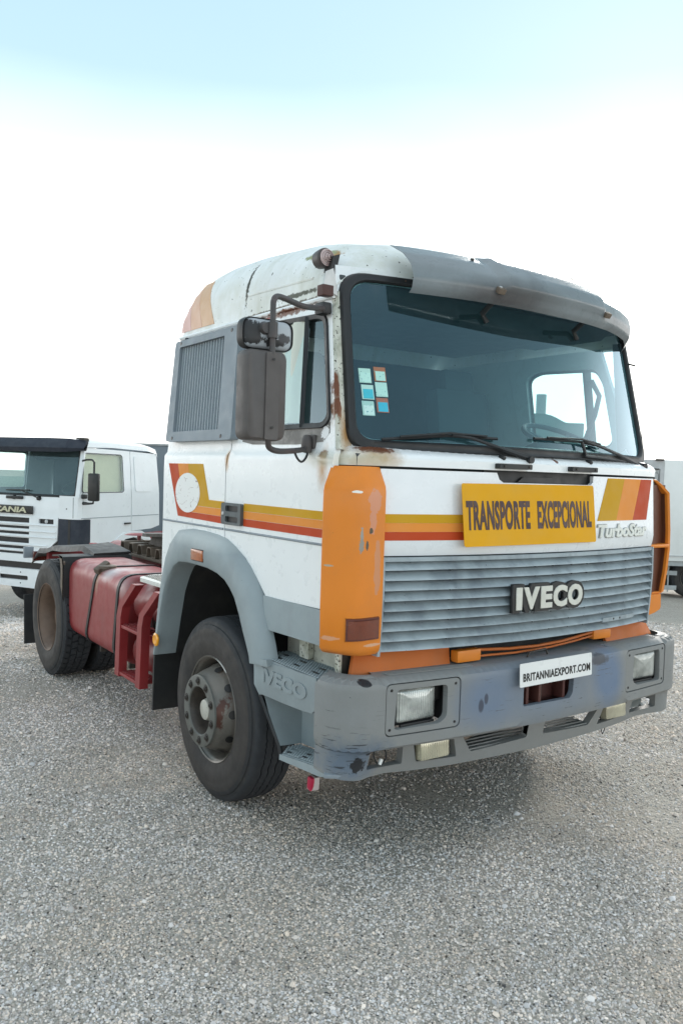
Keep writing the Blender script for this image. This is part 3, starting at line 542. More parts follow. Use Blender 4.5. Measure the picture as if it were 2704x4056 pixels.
# --- windscreen
def wsf(x, z, off=0.0): return Vector((x, yW(x, z)+off, z))
zo0, zo1, zi0, zi1 = 1.990, 2.832, 2.036, 2.790
outer = rpoly([(-xe(zo0)+.0, zo0), (xe(zo0), zo0), (xe(zo1), zo1), (-xe(zo1), zo1)], [.10, .10, .13, .13], 7)
inner = rpoly([(-xe(zi0)+.045, zi0), (xe(zi0)-.045, zi0), (xe(zi1)-.045, zi1), (-xe(zi1)+.045, zi1)], [.09, .09, .11, .11], 7)
def seal(x, z, o=0.0):
    return wsf(x, z, -.012+o)
WSH = sheet('windscreen', rpoly([(-xe(zo0)+.03, zo0+.03), (xe(zo0)-.03, zo0+.03), (xe(zo1)-.03, zo1-.03), (-xe(zo1)+.03, zo1-.03)], .09), [], lambda x, z: wsf(x, z), None, M['glass_front'], T, .12)
sheet('windscreen_frame', [(-1.098, 1.988), (1.098, 1.988), (1.062, 2.86), (-1.062, 2.86)], [[(x*.992, 2.413+(z-2.413)*.992) for x, z in inner]], lambda x, z: wsf(x, z, .006), lambda x, z: wsf(x, z, .016), M['white'], T, .1)
# seal: lofted bead around the glass
def ringloft(name, A, B, mapf, prof, mat, parent, **k):
    A = np.array(A); B = np.array(B); n = len(A); rows = []
    for i in range(n+1):
        a, b_ = A[i % n], B[i % n]; rows.append([mapf(*(a+(b_-a)*t), o) for t, o in prof])
    m_ = MB(); m_.loft(rows); bmesh.ops.remove_doubles(m_.bm, verts=m_.bm.verts, dist=1e-6); return m_.build(name, mat, parent, ang=60, **k)
def even(poly, n_, x_):  # resample polygon by equal counts per side angle
    P = np.array(poly+[poly[0]]); d = np.r_[0, np.cumsum(np.hypot(*np.diff(P, axis=0).T))]; t = np.linspace(0, d[-1], n_, endpoint=False)
    return np.stack([np.interp(t, d, P[:, 0]), np.interp(t, d, P[:, 1])], 1)
oo = [p for p in dens(outer, 5)]; ii = [p for p in dens(inner, 5)]
def subd(A, B, k):
    oa, ob = [], []
    for i in range(len(A)):
        a0, a1, b0, b1 = map(np.array, (A[i], A[(i+1) % len(A)], B[i], B[(i+1) % len(B)])); m_ = k if np.linalg.norm(a1-a0) > .3 else 1
        for t in range(m_): oa.append(a0+(a1-a0)*t/m_); ob.append(b0+(b1-b0)*t/m_)
    return oa, ob
oa, ob = subd(oo, ii, 14)
ringloft('windscreen_seal', oa, ob, wsf, [(-.02, .02), (0, -.004), (.15, -.018), (.5, -.014), (.8, -.02), (1.0, -.010), (1.04, .004)], M['rubber'], WSH)
# stickers low in the corner
for sx, sz, ca, cb in ((-.984, 2.335, (.45, .72, .64), (.5, .8, .72)), (-.912, 2.346, (.36, .15, .08), (.45, .74, .66)), (-.979, 2.258, (.45, .70, .64), (.05, .50, .62)), (-.912, 2.274, (.45, .72, .66), (.45, .75, .68)), (-.984, 2.182, (.36, .62, .58), (.55, .78, .74)), (-.915, 2.200, (.34, .14, .10), (.04, .45, .62))):
    st = sheet('toll_sticker', [(sx-.028, sz-.034), (sx+.028, sz-.034), (sx+.028, sz+.034), (sx-.028, sz+.034)], [], lambda x, z: wsf(x, z, -.003), lambda x, z: wsf(x, z, -.001), paint('sticker_paper', ca, .4, speck=((.1, .3, .3), .66, 90)), WSH, .1)
    sheet('toll_sticker', [(sx-.022, sz-.03), (sx+.024, sz-.03), (sx+.024, sz+.014), (sx-.022, sz+.014)], [], lambda x, z: wsf(x, z, -.0042), lambda x, z: wsf(x, z, -.003), paint('sticker_print', cb, .4, speck=((.1, .35, .4), .64, 130)), WSH, .1)
# pillars and header round the glass
for sx in (-1, 1):
    rows = []
    for z in np.linspace(1.985, 2.73, 14):
        y = yW(xe(max(z, 2.0)), z); xw_ = wd(z)-.002 if sx < 0 else xe(z)+.010; yb_ = ydf(z) if sx < 0 else y+.012
        rows.append([(sx*(xe(z)-.05), y-.004, z), (sx*(xe(z)+.004), y-.002, z), (sx*(xw_-.008), yb_-.012, z), (sx*xw_, yb_-.002, z), (sx*xw_, yb_+.04, z)])
    MB().loft(rows).build('windscreen_pillar', M['pillar'], T, ang=50)
# --- roof
def Ss(t): return max(0.0, 1-abs(t)**3.5)**(1/3.5)
vtab = [(0, .125, 0), (.015, .135, .004), (.04, .168, .02), (.08, .222, .06), (.15, .298, .14), (.25, .365, .28), (.45, .442, .6), (.7, .49, 1.1), (.85, .50, 1.42), (.92, .49, 1.56), (.96, .455, 1.64), (.985, .39, 1.70), (1.0, .27, 1.765), (1.01, .0, 1.84)]
rows = []
for v, h, dy in vtab:
    row = []
    for a in np.linspace(-math.pi/2, math.pi/2, 49):
        t = math.sin(a); t = math.copysign(abs(t)**.8, t); x = t*wd(2.715)
        f = min(1, dy/1.5); yf = yW(min(abs(x), 1.07), 2.83)-.012
        y = yf*(1-f)+(.26)*f+dy*(1.0+0*f)
        z = 2.712+h*Ss(t)
        if .13 < v < .5 and abs(t) > .5 and h > .2: z += .0
        row.append((x, y, z))
    rows.append(row)
RF = MB().loft(rows).build('roof', M['roof'], T, ang=50, label='lichen-stained raised white roof')
# raised panel edge on the side of the roof
def roofpt(y, zz, off=.0):
    h = float(np.interp(y-.33, [d for _, _, d in vtab], [h_ for _, h_, _ in vtab])); S_ = min(.999, max(0, (zz-2.712)/h)); t = (1-S_**3.5)**(1/3.5)
    return Vector((-t*wd(2.715)-off, y, zz))
MB().tube([roofpt(y, z, -.004) for y, z in ((1.25, 3.06), (1.245, 3.02), (1.235, 2.97), (1.225, 2.90), (1.22, 2.86), (1.20, 2.842), (1.1, 2.842), (.9, 2.836), (.7, 2.83), (.55, 2.825))], .009, 6).build('roof_panel_ridge', M['roof'], T)
for k, (y0, y1, ya, yb, mt) in enumerate(((1.62, 1.78, 1.775, 1.90, 'fade_a'), (1.785, 1.94, 1.902, 2.0, 'fade_b'), (1.945, 2.09, 2.002, 2.06, 'fade_c'))):
    def rp(y, z, d=0.0):
        a = (z-2.74)/.30; return roofpt((y0+(ya-y0)*a)+((y1+(yb-y1)*a)-(y0+(ya-y0)*a))*y, z, -d*1.0)
    sheet('roof_stripe', [(0, 2.745), (1, 2.745), (1, 3.03), (0, 3.03)], [], lambda a, z: rp(a, z, -.003), lambda a, z: rp(a, z, .004), M[mt], T, .06)
# gutter rail
for sx in (-1, 1):
    MB().tube([(sx*(wd(2.705)+.006), y, 2.708) for y in np.linspace(.345, 2.09, 10)], .013, 8).build('rain_gutter', M['white'], T)
# --- sides
def wr(sx, z): return wd(z)-(.062*min(1, max(0, (z-1.95)/.06)) if sx > 0 else 0)
def side(sx, off=0.0): return lambda y, z: Vector((sx*(wr(sx, z)+off), y, z))
arch_o = [(2.02, .70), (1.975, 1.0), (1.93, 1.2), (1.87, 1.36), (1.81, 1.45), (1.74, 1.51), (1.58, 1.528), (1.41, 1.528), (1.25, 1.52), (1.13, 1.505), (1.03, 1.47), (.94, 1.43), (.86, 1.385), (.78, 1.32), (.71, 1.235), (.64, 1.10), (.60, 1.02), (.565, .93)]
arch_i = [(1.985, .70), (1.915, .95), (1.86, 1.12), (1.80, 1.22), (1.74, 1.29), (1.66, 1.325), (1.55, 1.333), (1.41, 1.333), (1.27, 1.33), (1.15, 1.315), (1.06, 1.29), (.99, 1.25), (.93, 1.20), (.875, 1.12), (.83, 1.04), (.79, .98), (.765, .94), (.745, .91)]
for sx in (-1, 1):
    zrow = [1.93, 1.952, 1.965, 1.98, 2.0]+list(np.arange(2.1, 2.7, .1))+list(np.arange(1.3, 1.9, .1))
    qp = [(1.165, 1.50), (1.178, 1.55), (1.178, 1.9), (1.168, 1.955), (1.153, 1.985), (1.255, 2.70), (2.10, 2.70), (2.045, 2.3), (2.02, 1.98), (2.035, 1.955), (2.035, 1.2), (1.98, 1.2), (1.93, 1.35), (1.86, 1.45), (1.76, 1.495), (1.5, 1.51)]
    sheet('rear_quarter_panel', qp, [], side(sx), side(sx, -.02), M['white'], T, .08, rows=sorted(zrow))
    dr_ = [(1.155, 1.50), (1.168, 1.55), (1.168, 1.9), (1.158, 1.955), (1.143, 1.985), (1.245, 2.70)]+[(ydf(z)+(.008 if sx < 0 else .10), z) for z in (2.70, 2.5, 2.3, 2.1, 2.04, 1.975, 1.95)]+[(.135 if sx < 0 else .23, 1.90), (.14, 1.262), (.70, 1.25), (.80, 1.335), (.92, 1.42), (1.04, 1.47)]
    win = rpoly([(1.05, 2.085), (1.14, 2.665), (.385, 2.635), (.215, 2.12), (.26, 2.085)], [.05, .05, .07, .05, .05])
    if sx > 0: win = rpoly([(1.06, 2.085), (1.08, 2.57), (.98, 2.605), (.50, 2.585), (.45, 2.50), (.395, 2.12), (.44, 2.085)], [.03, .05, .05, .04, .04, .04, .03])
    ds = sheet('door', dr_, [win], side(sx), side(sx, -.03), M['white'], T, .07, rows=sorted(zrow), label='white cab door, the one nearest' if sx < 0 else 'white cab door on the far side')
    win2 = rpoly([(1.03, 2.11), (1.11, 2.64), (.405, 2.61), (.245, 2.14), (.28, 2.11)], [.04, .04, .06, .04, .04])
    if sx > 0: win2 = [(.74+(y-.74)*.955, 2.34+(z-2.34)*.93) for y, z in win]
    a_, b_ = subd(win, win2, 6)
    sf = lambda y, z, o: Vector((sx*(wr(sx, z)+o), y, z))
    ringloft('window_seal', a_, b_, sf, [(-.15, -.01), (-.1, .004), (.0, .012), (.5, .010), (.9, .008), (1.0, -.01)], M['rubber'], ds)
    sheet('side_window', win, [], side(sx, -.012), None, M['glass_side'], ds, .1)
    MB().bar((sx*(wr(sx, 2.63)+.004), .556 if sx < 0 else .59, 2.635 if sx < 0 else 2.59), (sx*(wr(sx, 2.1)+.004), .452 if sx < 0 else .575, 2.09), .022, .022 if sx < 0 else .05).build('window_divider', M['rubber'], ds)
    if sx > 0: MB().loft([[(xe(z)-.035, yW(xe(z), z)+.012, z), (wr(1, z)-.03, .30, z), (wr(1, z)-.034, .36, z)] for z in np.linspace(1.98, 2.72, 8)]).build('pillar_trim', M['trim_blue'], T)
    # grey sill below the door
    sheet('door_sill', [(.13, 1.10), (.645, 1.09), (.715, 1.252), (.15, 1.258)], [], lambda y, z: Vector((sx*(1.222-.01*(z > 1.24)-.06*max(0, 1.13-z)), y, z)), lambda y, z: Vector((sx*1.19, y, z)), M['grey'], T, .1)
    # side moulding line
    MB().tube([(sx*1.206, y, 1.553) for y in (.14, .6, 1.165)], .006, 6).build('moulding', M['vent_grey'], ds); MB().tube([(sx*1.206, y, 1.553) for y in (1.185, 1.7, 2.03)], .006, 6).build('moulding', M['vent_grey'], T)
    # wheel arch
    def arc(o, i, sx=sx):
        rows = []
        for (yo, zo), (yi, zi) in zip(o, i):
            L = lambda t, x: (sx*x, yo+(yi-yo)*t, zo+(zi-zo)*t)
            rows.append([L(0, 1.195), L(.03, 1.225), L(.22, 1.258), L(.6, 1.266), L(.93, 1.264), L(1, 1.255), L(1.02, 1.235), L(1.05, 1.12)])
        return rows
    MB().loft(arc(arch_o, arch_i)).build('wheel_arch', M['grey'], T, ang=40)
    MB().loft([[(sx*1.13, yi*1.0, zi+.004), (sx*.62, yi, zi)] for yi, zi in arch_i]).build('wheel_housing', M['black'], T)
    MB().box((sx*.63, 1.35, 1.0), (.02, 1.3, .66)).build('housing_wall', M['black'], T)
    fm = MB().box((sx*1.262, 1.385, 1.39), (.022, .15, .062), None, .006).build('side_marker', M['amber'], T)
    MB().box((sx*1.256, 1.385, 1.39), (.018, .168, .076), None, .005).build('marker_frame', M['rubber'], fm)
    MB().lathe([(0, 0.0), (sx*.006, .03), (sx*.0, .042), (-sx*.008, .042)], (sx*1.266, 1.968, .80), 'X', 24).build('round_reflector', M['yellow_reflector'], T)
    MB().box((sx*1.02, 2.10, .56), (.40, .02, .50), (R(2), 0, 0)).build('mud_flap', M['black'], T)
    # engine vent grid behind the door
    vo_ = [(1.075, 2.04), (1.955, 2.04), (2.05, 2.675), (1.195, 2.675)]; vi_ = [(1.25, 2.10), (1.865, 2.10), (1.969, 2.633), (1.353, 2.635)]
    vf = lambda o: (lambda y, z: Vector((sx*(wr(sx, z)+o), y, z)))
    vp = sheet('air_intake_frame', rpoly(vo_, .03), [rpoly(vi_, .012)], vf(.052), vf(.0), M['vent_grey'], T, .12)
    sheet('intake_back', rpoly(vi_, .01), [], vf(.030), vf(.015), M['vent_back'], vp, .2)
    for k in range(17):
        t = (k+.5)/17; yb = 1.25+(1.865-1.25)*t; yt = 1.353+(1.969-1.353)*t
        MB().loft([[(sx*(wr(sx, z)+.036), y-.004, z), (sx*(wr(sx, z)+.036), y+.004, z), (sx*(wr(sx, z)+.028), y+.004, z), (sx*(wr(sx, z)+.028), y-.004, z)] for y, z in ((yb, 2.10), (yt, 2.63))], closed=True, cap=True).build('vent_slat', M['vent_slat'], vp, smooth=False)
    for y, z in ((1.27, 2.655), (1.96, 2.655), (1.86, 2.06), (1.2, 2.06)):
        MB().lathe([(sx*.002, 0), (sx*.002, .011), (0, .012)], (sx*(wd(z)+.052), y, z), 'X', 10).build('vent_screw', M['ink'], vp)
    # door handle
    dh = sheet('door_handle', rrect(.955, 1.18, 1.583, 1.70, .018), [rrect(.985, 1.13, 1.655, 1.686, .012), rrect(.985, 1.13, 1.597, 1.628, .012)], lambda y, z: Vector((sx*1.226, y, z)), lambda y, z: Vector((sx*1.20, y, z)), M['handle_grey'], ds, .2)
    MB().box((sx*1.209, 1.06, 1.641), (.006, .16, .1)).build('handle_recess', M['rubber'], T)
    MB().lathe([(sx*.004, 0), (sx*.004, .009), (0, .011)], (sx*1.226, 1.155, 1.642), 'X', 14).build('door_lock', M['alu'], T)
    # curtain and inner trim
ck = MB().loft([[(-1.10+.012*math.sin(y*46)-(2.62-z)*.04, y, z) for y in np.linspace(.56, 1.12, 40)] for z in (2.12, 2.35, 2.62)]).build('window_curtain', M['curtain'], T)
# decal on the near side
def nside(y, z, d=0.0): return Vector((-(wd(z)-d), y, z))
def band(k0, k1): return None
bo = [(1.955, 1.908), (1.80, 1.590)]   # outer left edge of the decal, top to bottom
def dl(poly, mt, nm='side_stripe'): sheet(nm, poly, [], lambda a, b: nside(a, b, -.0022), lambda a, b: nside(a, b, 0), M[mt], T, .1)
dl([(1.665, 1.908), (1.462, 1.908), (1.375, 1.705), (1.182, 1.703), (1.182, 1.662), (1.60, 1.664)], 'stripe_mustard')
dl([(1.815, 1.908), (1.667, 1.908), (1.602, 1.662), (1.182, 1.6605), (1.182, 1.621), (1.71, 1.624)], 'stripe_orange')
dl([(1.955, 1.908), (1.817, 1.908), (1.712, 1.6225), (1.182, 1.6195), (1.182, 1.581), (1.80, 1.590)], 'stripe_red')
for z0, z1, mt in ((1.664, 1.704, 'stripe_mustard'), (1.624, 1.6625, 'stripe_orange'), (1.584, 1.6225, 'stripe_red')):
    dl([(.954, z0), (.954, z1), (.142, z1), (.142, z0)], mt)
cpts = [(1.665+.172*math.cos(a), 1.735+.118*math.sin(a)) for a in np.linspace(0, 2*math.pi, 40, endpoint=False)]
s = NT('cracked_white_decal')
nv = s.n('ShaderNodeTexNoise'); nv.inputs['Scale'].default_value = 9; s.l(s.mapped((1, .7, 1.4)), nv.inputs['Vector'])
va = s.n('ShaderNodeVectorMath', operation='MULTIPLY_ADD'); s.l(nv.outputs['Color'], va.inputs[0]); va.inputs[1].default_value = (.12, .12, .12); s.l(s.mapped((1, .45, 1.5)), va.inputs[2])
vr = s.n('ShaderNodeTexVoronoi', feature='DISTANCE_TO_EDGE'); vr.inputs['Scale'].default_value = 15; s.l(va.outputs[0], vr.inputs['Vector'])
p = s.n('ShaderNodeBsdfPrincipled'); s.val(p.inputs['Base Color'], s.mix(s.ramp(s.math('ADD', vr.outputs['Distance'], s.ramp(s.noise(20, 2), .45, .6, 0, .05)), .004, .025), (.30, .22, .2, 1), (.80, .80, .78, 1))); p.inputs['Roughness'].default_value = .5; s.l(p.outputs[0], s.out.inputs[0]); M['cracked'] = s.m
sheet('round_decal', cpts, [], lambda a, b: nside(a, b, -.0045), lambda a, b: nside(a, b, -.002), M['cracked'], T, .1, label='cracked round white patch')
# black worn strip under the near window
sheet('window_sill_film', [(1.02, 2.083), (.27, 2.083), (.215, 2.11), (.205, 2.06), (.25, 2.02), (.478, 2.009), (.912, 2.014), (1.03, 2.03)], [], lambda a, b: nside(a, b, -.002), lambda a, b: nside(a, b, 0), paint('worn_dark_film', (.13, .12, .11), .5, grime=((.55, .52, .48), .55, 9), spots=[((-1.18, .24, 2.06), (.04, .03, .03), (.8, .8, .8), sv(70, 1.2, .1))]), T, .06)
# --- inner cab
MB().box((0, 1.98, 2.1), (2.2, .03, 1.2)).build('cab_back_wall', M['interior'], T)
MB().box((0, 1.1, 1.42), (2.3, 1.8, .03)).build('cab_floor', M['interior'], T)
MB().box((0, 1.1, 2.80), (2.1, 1.5, .03), None, .01).build('headliner', M['interior_mid'], T)
MB().loft([[(x, .34-.0*x, 2.795+.0*x) for x in (-.95, .95)], [(x, .42, 2.745) for x in (-.95, .95)], [(x, .95, 2.74) for x in (-.95, .95)]]).build('overhead_shelf', M['interior_mid'], T)
MB().prism([(.10, 1.97), (.55, 2.0), (.62, 1.94), (.62, 1.55), (.10, 1.55)], -1.10, 1.10, 'x').build('dashboard', M['interior_mid'], T)
MB().box((.62, .50, 2.03), (.42, .20, .10), (R(-20), 0, 0), .03).build('instrument_binnacle', M['interior'], T)
def seat(x):
    m_ = MB().box((x, 1.0, 1.78), (.50, .50, .16), None, .05); s0 = m_.build('seat', M['seat'], T)
    MB().box((x, 1.30, 2.14), (.48, .14, .66), (R(-8), 0, 0), .05).build('backrest', M['seat'], s0)
    MB().box((x, 1.0, 1.57), (.3, .3, .3)).build('seat_base', M['interior'], s0)
    MB().box((x, 1.36, 2.52), (.27, .10, .18), (R(-8), 0, 0), .04).build('headrest', M['seat'], s0)
seat(-.62); seat(.62)
MB().box((0, 1.2, 1.62), (.5, 1.2, .4), None, .06).build('engine_cover', M['interior_mid'], T)
m_ = MB(); cw = Vector((.80, .58, 2.13)); rt = Matrix.Rotation(R(24), 3, 'X')
m_.tube([cw+rt @ Vector((.235*math.cos(a), .235*math.sin(a), 0)) for a in np.linspace(0, 2*math.pi, 41)], .016, 8, cap=False)
for a in (.5, 2.6, -1.57): m_.tube([cw+rt @ Vector((.23*math.cos(a), .23*math.sin(a), 0)), cw+rt @ Vector((0, 0, -.04))], .012, 6)
m_.tube([cw+rt @ Vector((0, 0, -.02)), cw+rt @ Vector((0, -.0, -.4))], .03, 8)
m_.build('steering_wheel', M['trim_blue'], T)
MB().tube([(1.02, .60, 2.05), (1.05, .52, 2.30), (1.06, .50, 2.42), (1.05, .56, 2.52)], .016, 8).build('grab_handle', M['interior_mid'], T)
MB().tube([(-1.0, .42, 2.66), (-.985, .42, 2.2), (-.96, .42, 2.0)], .004, 5).build('curtain_cord', M['curtain'], T)
# --- sun visor across the top of the screen
def vis(u, v, off=0.0):
    # u across, v 0 bottom .. 1 top
    y = lerp(v, [(0, -.008), (.12, -.030), (.3, -.038), (.5, -.018), (.75, .045), (1, .150)])+.235*u*u; z = lerp(v, [(0, 2.715), (.12, 2.735), (.3, 2.785), (.5, 2.845), (.75, 2.908), (1, 2.966)])
    rs_ = 0
    if -.36 < u < .47:   # raised lamp panel
        ed = min(1, (u+.36)/.05, (.47-u)/.05); ev = min(1, max(0, (v-.22)/.06), max(0, (1.02-v)/.08)); rs_ = .028*max(0, min(ed, ev))
    if u > .5: z -= (u-.5)**2*.16
    if u > .85: y += (u-.85)*.5; z -= (u-.8)*.12*0
    z += .02*max(0, min(1, -u/.84)); n = Vector((0, -.75, .5)); return Vector((u, y, z))+n*(rs_-off)
ur = sorted(list(np.linspace(-.80, 1.03, 60))+[-.361, -.355, -.33, -.31, .42, .44, .465, .471]); vr_ = np.linspace(0, 1, 22)
rows = [[vis(u, v) for v in vr_]+[vis(u, v, .004) for v in vr_[::-1]] for u in ur]
VS = MB().loft(rows, closed=True, cap=True).build('sun_visor', M['visor'], T, ang=50, label='long weathered smoke-grey sun visor')
for u, v in ((-.36, .30), (.455, .28), (-.42, .86), (.12, .98), (.33, .96)):
    c = vis(u, v, -.004); MB().lathe([(-.006, 0), (-.005, .007), (.004, .010)], c, 'Y', 12).build('visor_bolt', M['alu'] if v < .5 else M['steel_dark'], VS)
for u in (-.36, .455): MB().box(vis(u+.0, .24, -.01), (.045, .03, .028), (R(35), 0, 0), .004).build('visor_clamp', M['steel_dusty'], VS)
for u in (-.32, .38):
    MB().tube([vis(u, .35, .03), wsf(u, 2.70, -.02), wsf(u+.03, 2.66, -.012)], .014, 8).build('visor_bracket', M['black'], VS)
MB().tube([wsf(1.05, 2.60, -.02), (1.13, .30, 2.60)], .006, 6).build('visor_stay', M['black'], T)
MB().tube([(1.13, .30, 2.60), (1.15, .28, 2.42), (1.16, .25, 2.2), (1.14, .21, 2.01)], .0022, 5).build('visor_cable', M['black'], T)
# --- marker lamp and its bracket at the roof corner
lm = MB().lathe([(.045, 0), (.045, .042), (.005, .047), (-.012, .047), (-.02, .04)], (-1.09, .43, 2.895), 'Y', 28).build('marker_lamp', M['arm'], T)
mm = MB(); [mm.lathe([(0, r), (-.008, r-.004)], (-1.09, .408-.008*k, 2.895), 'Y', 28) for k, r in enumerate((.038, .029, .020, .011))]
mm.disc((-1.09, .405, 2.895), .040, 'Y', 28).build('lamp_lens', paint('pale_pink_lens', (.45, .33, .32), .2, coat=1), lm)
MB().bar((-1.08, .43, 2.86), (-1.055, .40, 2.80), .02, .02).build('lamp_stem', M['black'], T)
MB().prism([(-1.155, 2.735), (-1.07, 2.705), (-1.10, 2.83), (-1.14, 2.81)], .335, .342, 'y').build('lamp_bracket', M['alu'], T)
MB().box((-1.135, .345, 2.722), (.06, .05, .05), None, .004).build('bracket_plate', paint('maroon_primer', (.07, .025, .02), .6, bump=.2), T)
MB().prism([(-1.085, 2.83), (-1.075, 2.90), (-1.035, 2.915), (-1.055, 2.82)], .38, .44, 'y').build('lamp_wedge', M['black'], T)
# --- mirrors
MY = .2
def mirror(sx, near=True):
    X = lambda x: x if sx < 0 else -x
    rt = R(0)
    mr = MB(); pl = rrect(X(-1.643), X(-1.447), 2.005, 2.385, .040, 6)
    A = dens(pl, 10); cx, cz = sum(p_[0] for p_ in A)/len(A), sum(p_[1] for p_ in A)/len(A)
    rows = []
    for k, y in ((.90, -.060), (.965, -.052), (1.0, -.028), (1.0, .028), (.97, .034)):
        rows.append([(cx+(a-cx)*k+0, MY+y, cz+(b_-cz)*(1-(1-k)*.6)) for a, b_ in A])
    mr.loft(rows, closed=True, cap=True); mo = mr.build('main_mirror', M['mirror_shell'], T, ang=45)
    MB().prism([(cx+(a-cx)*.92, cz+(b_-cz)*.95) for a, b_ in A], MY+.034, MY+.036, 'y').build('mirror_glass', M['mirror_glass'], mo)
    xm = X(-1.522)
    MB().prism(rpoly([(xm-.032, 2.01), (xm+.032, 2.01), (xm+.032, 2.375), (xm-.032, 2.375)], .01), MY-.066, MY-.058, 'y').build('mirror_spine', M['mirror_shell'], mo, smooth=False)
    for z in (2.345, 2.06): MB().lathe([(-.002, 0), (-.002, .006), (0, .006)], (xm, MY-.072, z), 'Y', 8).build('spine_screw', M['ink'], mo)
    pl = rrect(X(-1.642) if sx < 0 else 1.405, X(-1.405) if sx < 0 else 1.642, 2.392, 2.517, .045, 6); A = dens(pl, 10); cx, cz = sum(p_[0] for p_ in A)/len(A), sum(p_[1] for p_ in A)/len(A)
    w_ = MB(); w_.loft([[(cx+(a-cx)*k, MY+y, cz+(b_-cz)*k) for a, b_ in A] for k, y in ((.99, -.012), (1.03, -.02), (1.06, 0), (1.04, .03))], closed=True); wo = w_.build('wide_angle_mirror', M['rubber'], T, ang=45)
    w_ = MB(); w_.loft([[(cx+(a-cx)*k, MY+y, cz+(b_-cz)*k) for a, b_ in A] for k, y in ((.4, -.034), (.8, -.030), (.95, -.018), (1.0, -.008))], closed=True); w_.bm.verts.ensure_lookup_table(); w_.bm.faces.new([w_.bm.verts[i] for i in range(len(A))]); w_.build('mirror_back', M['mirror_worn'], wo, ang=50)
    MB().prism([(cx+(a-cx)*.98, cz+(b_-cz)*.98) for a, b_ in A], MY+.02, MY+.022, 'y').build('mirror_glass', M['mirror_glass'], wo)
    MB().lathe([(-.05, 0), (-.05, .022), (-.02, .03), (.0, .03)], (X(-1.55), MY-.005, 2.475), 'Y', 16).build('mirror_clamp', M['arm'], wo)
    MB().tube(cr([(xm, MY-.055, 2.37), (xm, MY-.052, 2.56), (xm+sx*-.006, MY-.045, 2.592), (X(-1.50), MY-.035, 2.612), (X(-1.46), MY-.02, 2.618), (X(-1.32), MY+.05, 2.614), (X(-1.20), MY+.12, 2.63), (X(-1.14), MY+.15, 2.64)]), .013, 10).build('mirror_arm', M['arm'], T)
    MB().lathe([(-.035, .022), (.03, .022)], (xm, MY-.052, 2.47), 'Z', 12).build('arm_sleeve', M['arm'], T)
    MB().tube(cr([(xm, MY-.05, 2.03), (xm, MY-.04, 2.00), (X(-1.50), MY-.02, 1.975), (X(-1.44), MY, 1.965), (X(-1.30), MY+.08, 1.975), (X(-1.24), MY+.12, 1.985)]), .013, 10).build('mirror_arm', M['arm'], T)
    MB().box((X(-1.125), .375, 2.645), (.05, .075, .055), (0, 0, 0), .01).build('arm_mount', M['rubber'], T)
    MB().box((X(-1.19), .355, 2.02), (.02, .10, .065), None, .008).build('arm_mount', M['mirror_shell'], T)
    MB().lathe([(-.045, .0), (-.04, .022), (.0, .027), (.022, .024), (.04, .012), (.042, 0)], (X(-1.215), .34, 2.01), 'Z', 18).build('arm_pivot', M['mirror_shell'], T)
    MB().tube(cr([(X(-1.33), MY+.06, 1.968), (X(-1.31), MY+.06, 1.935), (X(-1.27), MY+.09, 1.925), (X(-1.23), MY+.12, 1.945), (X(-1.21), MY+.13, 1.985)]), .0055, 6).build('mirror_cable', M['rubber'], T)
mirror(-1)
# --- wipers
def wiper(P, blade, pv):
    q = [wsf(x, z, -.035) for x, z in P]
    wo = MB().tube(q, .009, 6, rs=[.016, .013, .010, .008, .007][:len(q)]).build('wiper_arm', M['rubber'], T)
    b0, b1, b2 = [wsf(x, z, -.022) for x, z in blade]
    MB().tube([b0, b1, b2], .0075, 6).build('wiper_blade', M['rubber'], wo)
    MB().tube([b0+(b1-b0)*.25+Vector((0, -.012, .008)), b1+Vector((0, -.02, .012)), b1+(b2-b1)*.75+Vector((0, -.012, .008))], .006, 6).build('blade_carrier', M['rubber'], wo)
    MB().lathe([(-.03, 0), (-.03, .018), (.02, .02)], pv, 'Y', 14).build('wiper_pivot', M['rubber'], wo)
wiper([(-.165, 1.985), (-.25, 2.005), (-.35, 2.03), (-.50, 2.068), (-.60, 2.076)], [(-.95, 2.04), (-.62, 2.072), (-.33, 2.071)], (-.155, -.04, 1.975))
wiper([(.905, 1.985), (.78, 2.008), (.653, 2.032), (.45, 2.07), (.30, 2.092)], [(-.085, 2.086), (.27, 2.087), (.525, 2.069)], (.915, .065, 1.975))
MB().tube([wsf(.29, 2.085, -.03), wsf(.30, 2.05, -.03), wsf(.315, 2.015, -.025)], .008, 6).build('wiper_link', M['rubber'], T)
MB().tube([wsf(.30, 2.013, -.028), wsf(.5, 2.008, -.028), wsf(.9, 1.99, -.03)], .008, 6).build('wiper_link', M['rubber'], T)
# --- lower orange skirt between grille and bumper
def sk(x, z, off=0.0):
    a = abs(x); t = (1.06-z)/.09; y = .03+.05*a*a-.03*t+off
    if a > 1.0: y += (a-1.0)**2*2.6
    return Vector((x*(1+.02*t), y, z))
def skp(x0, x1, n=12): return None
sheet('lower_skirt', [(-1.075, 1.075), (-1.09, .965), (-.56, .965), (-.555, 1.075)], [], lambda a, b: sk(a, b), lambda a, b: sk(a, b, .02), M['orange_dull'], T, .06)
sheet('lower_skirt', [(.60, .975), (1.10, .972), (1.05, 1.06), (.60, 1.075)], [], lambda a, b: sk(a, b), lambda a, b: sk(a, b, .02), M['orange_dull'], T, .06)
MB().box((-.48, .005, 1.018), (.155, .055, .06), None, .012).build('skirt_end_block', M['orange'], T)
MB().box((.54, .02, 1.035), (.15, .05, .055), None, .012).build('skirt_end_block', M['orange'], T)
MB().tube([(-.41, .0, 1.038), (-.2, -.012, 1.026), (0, -.015, 1.022), (.2, -.01, 1.028), (.47, .01, 1.050)], .008, 6).build('skirt_bar', M['orange_dull'], T)
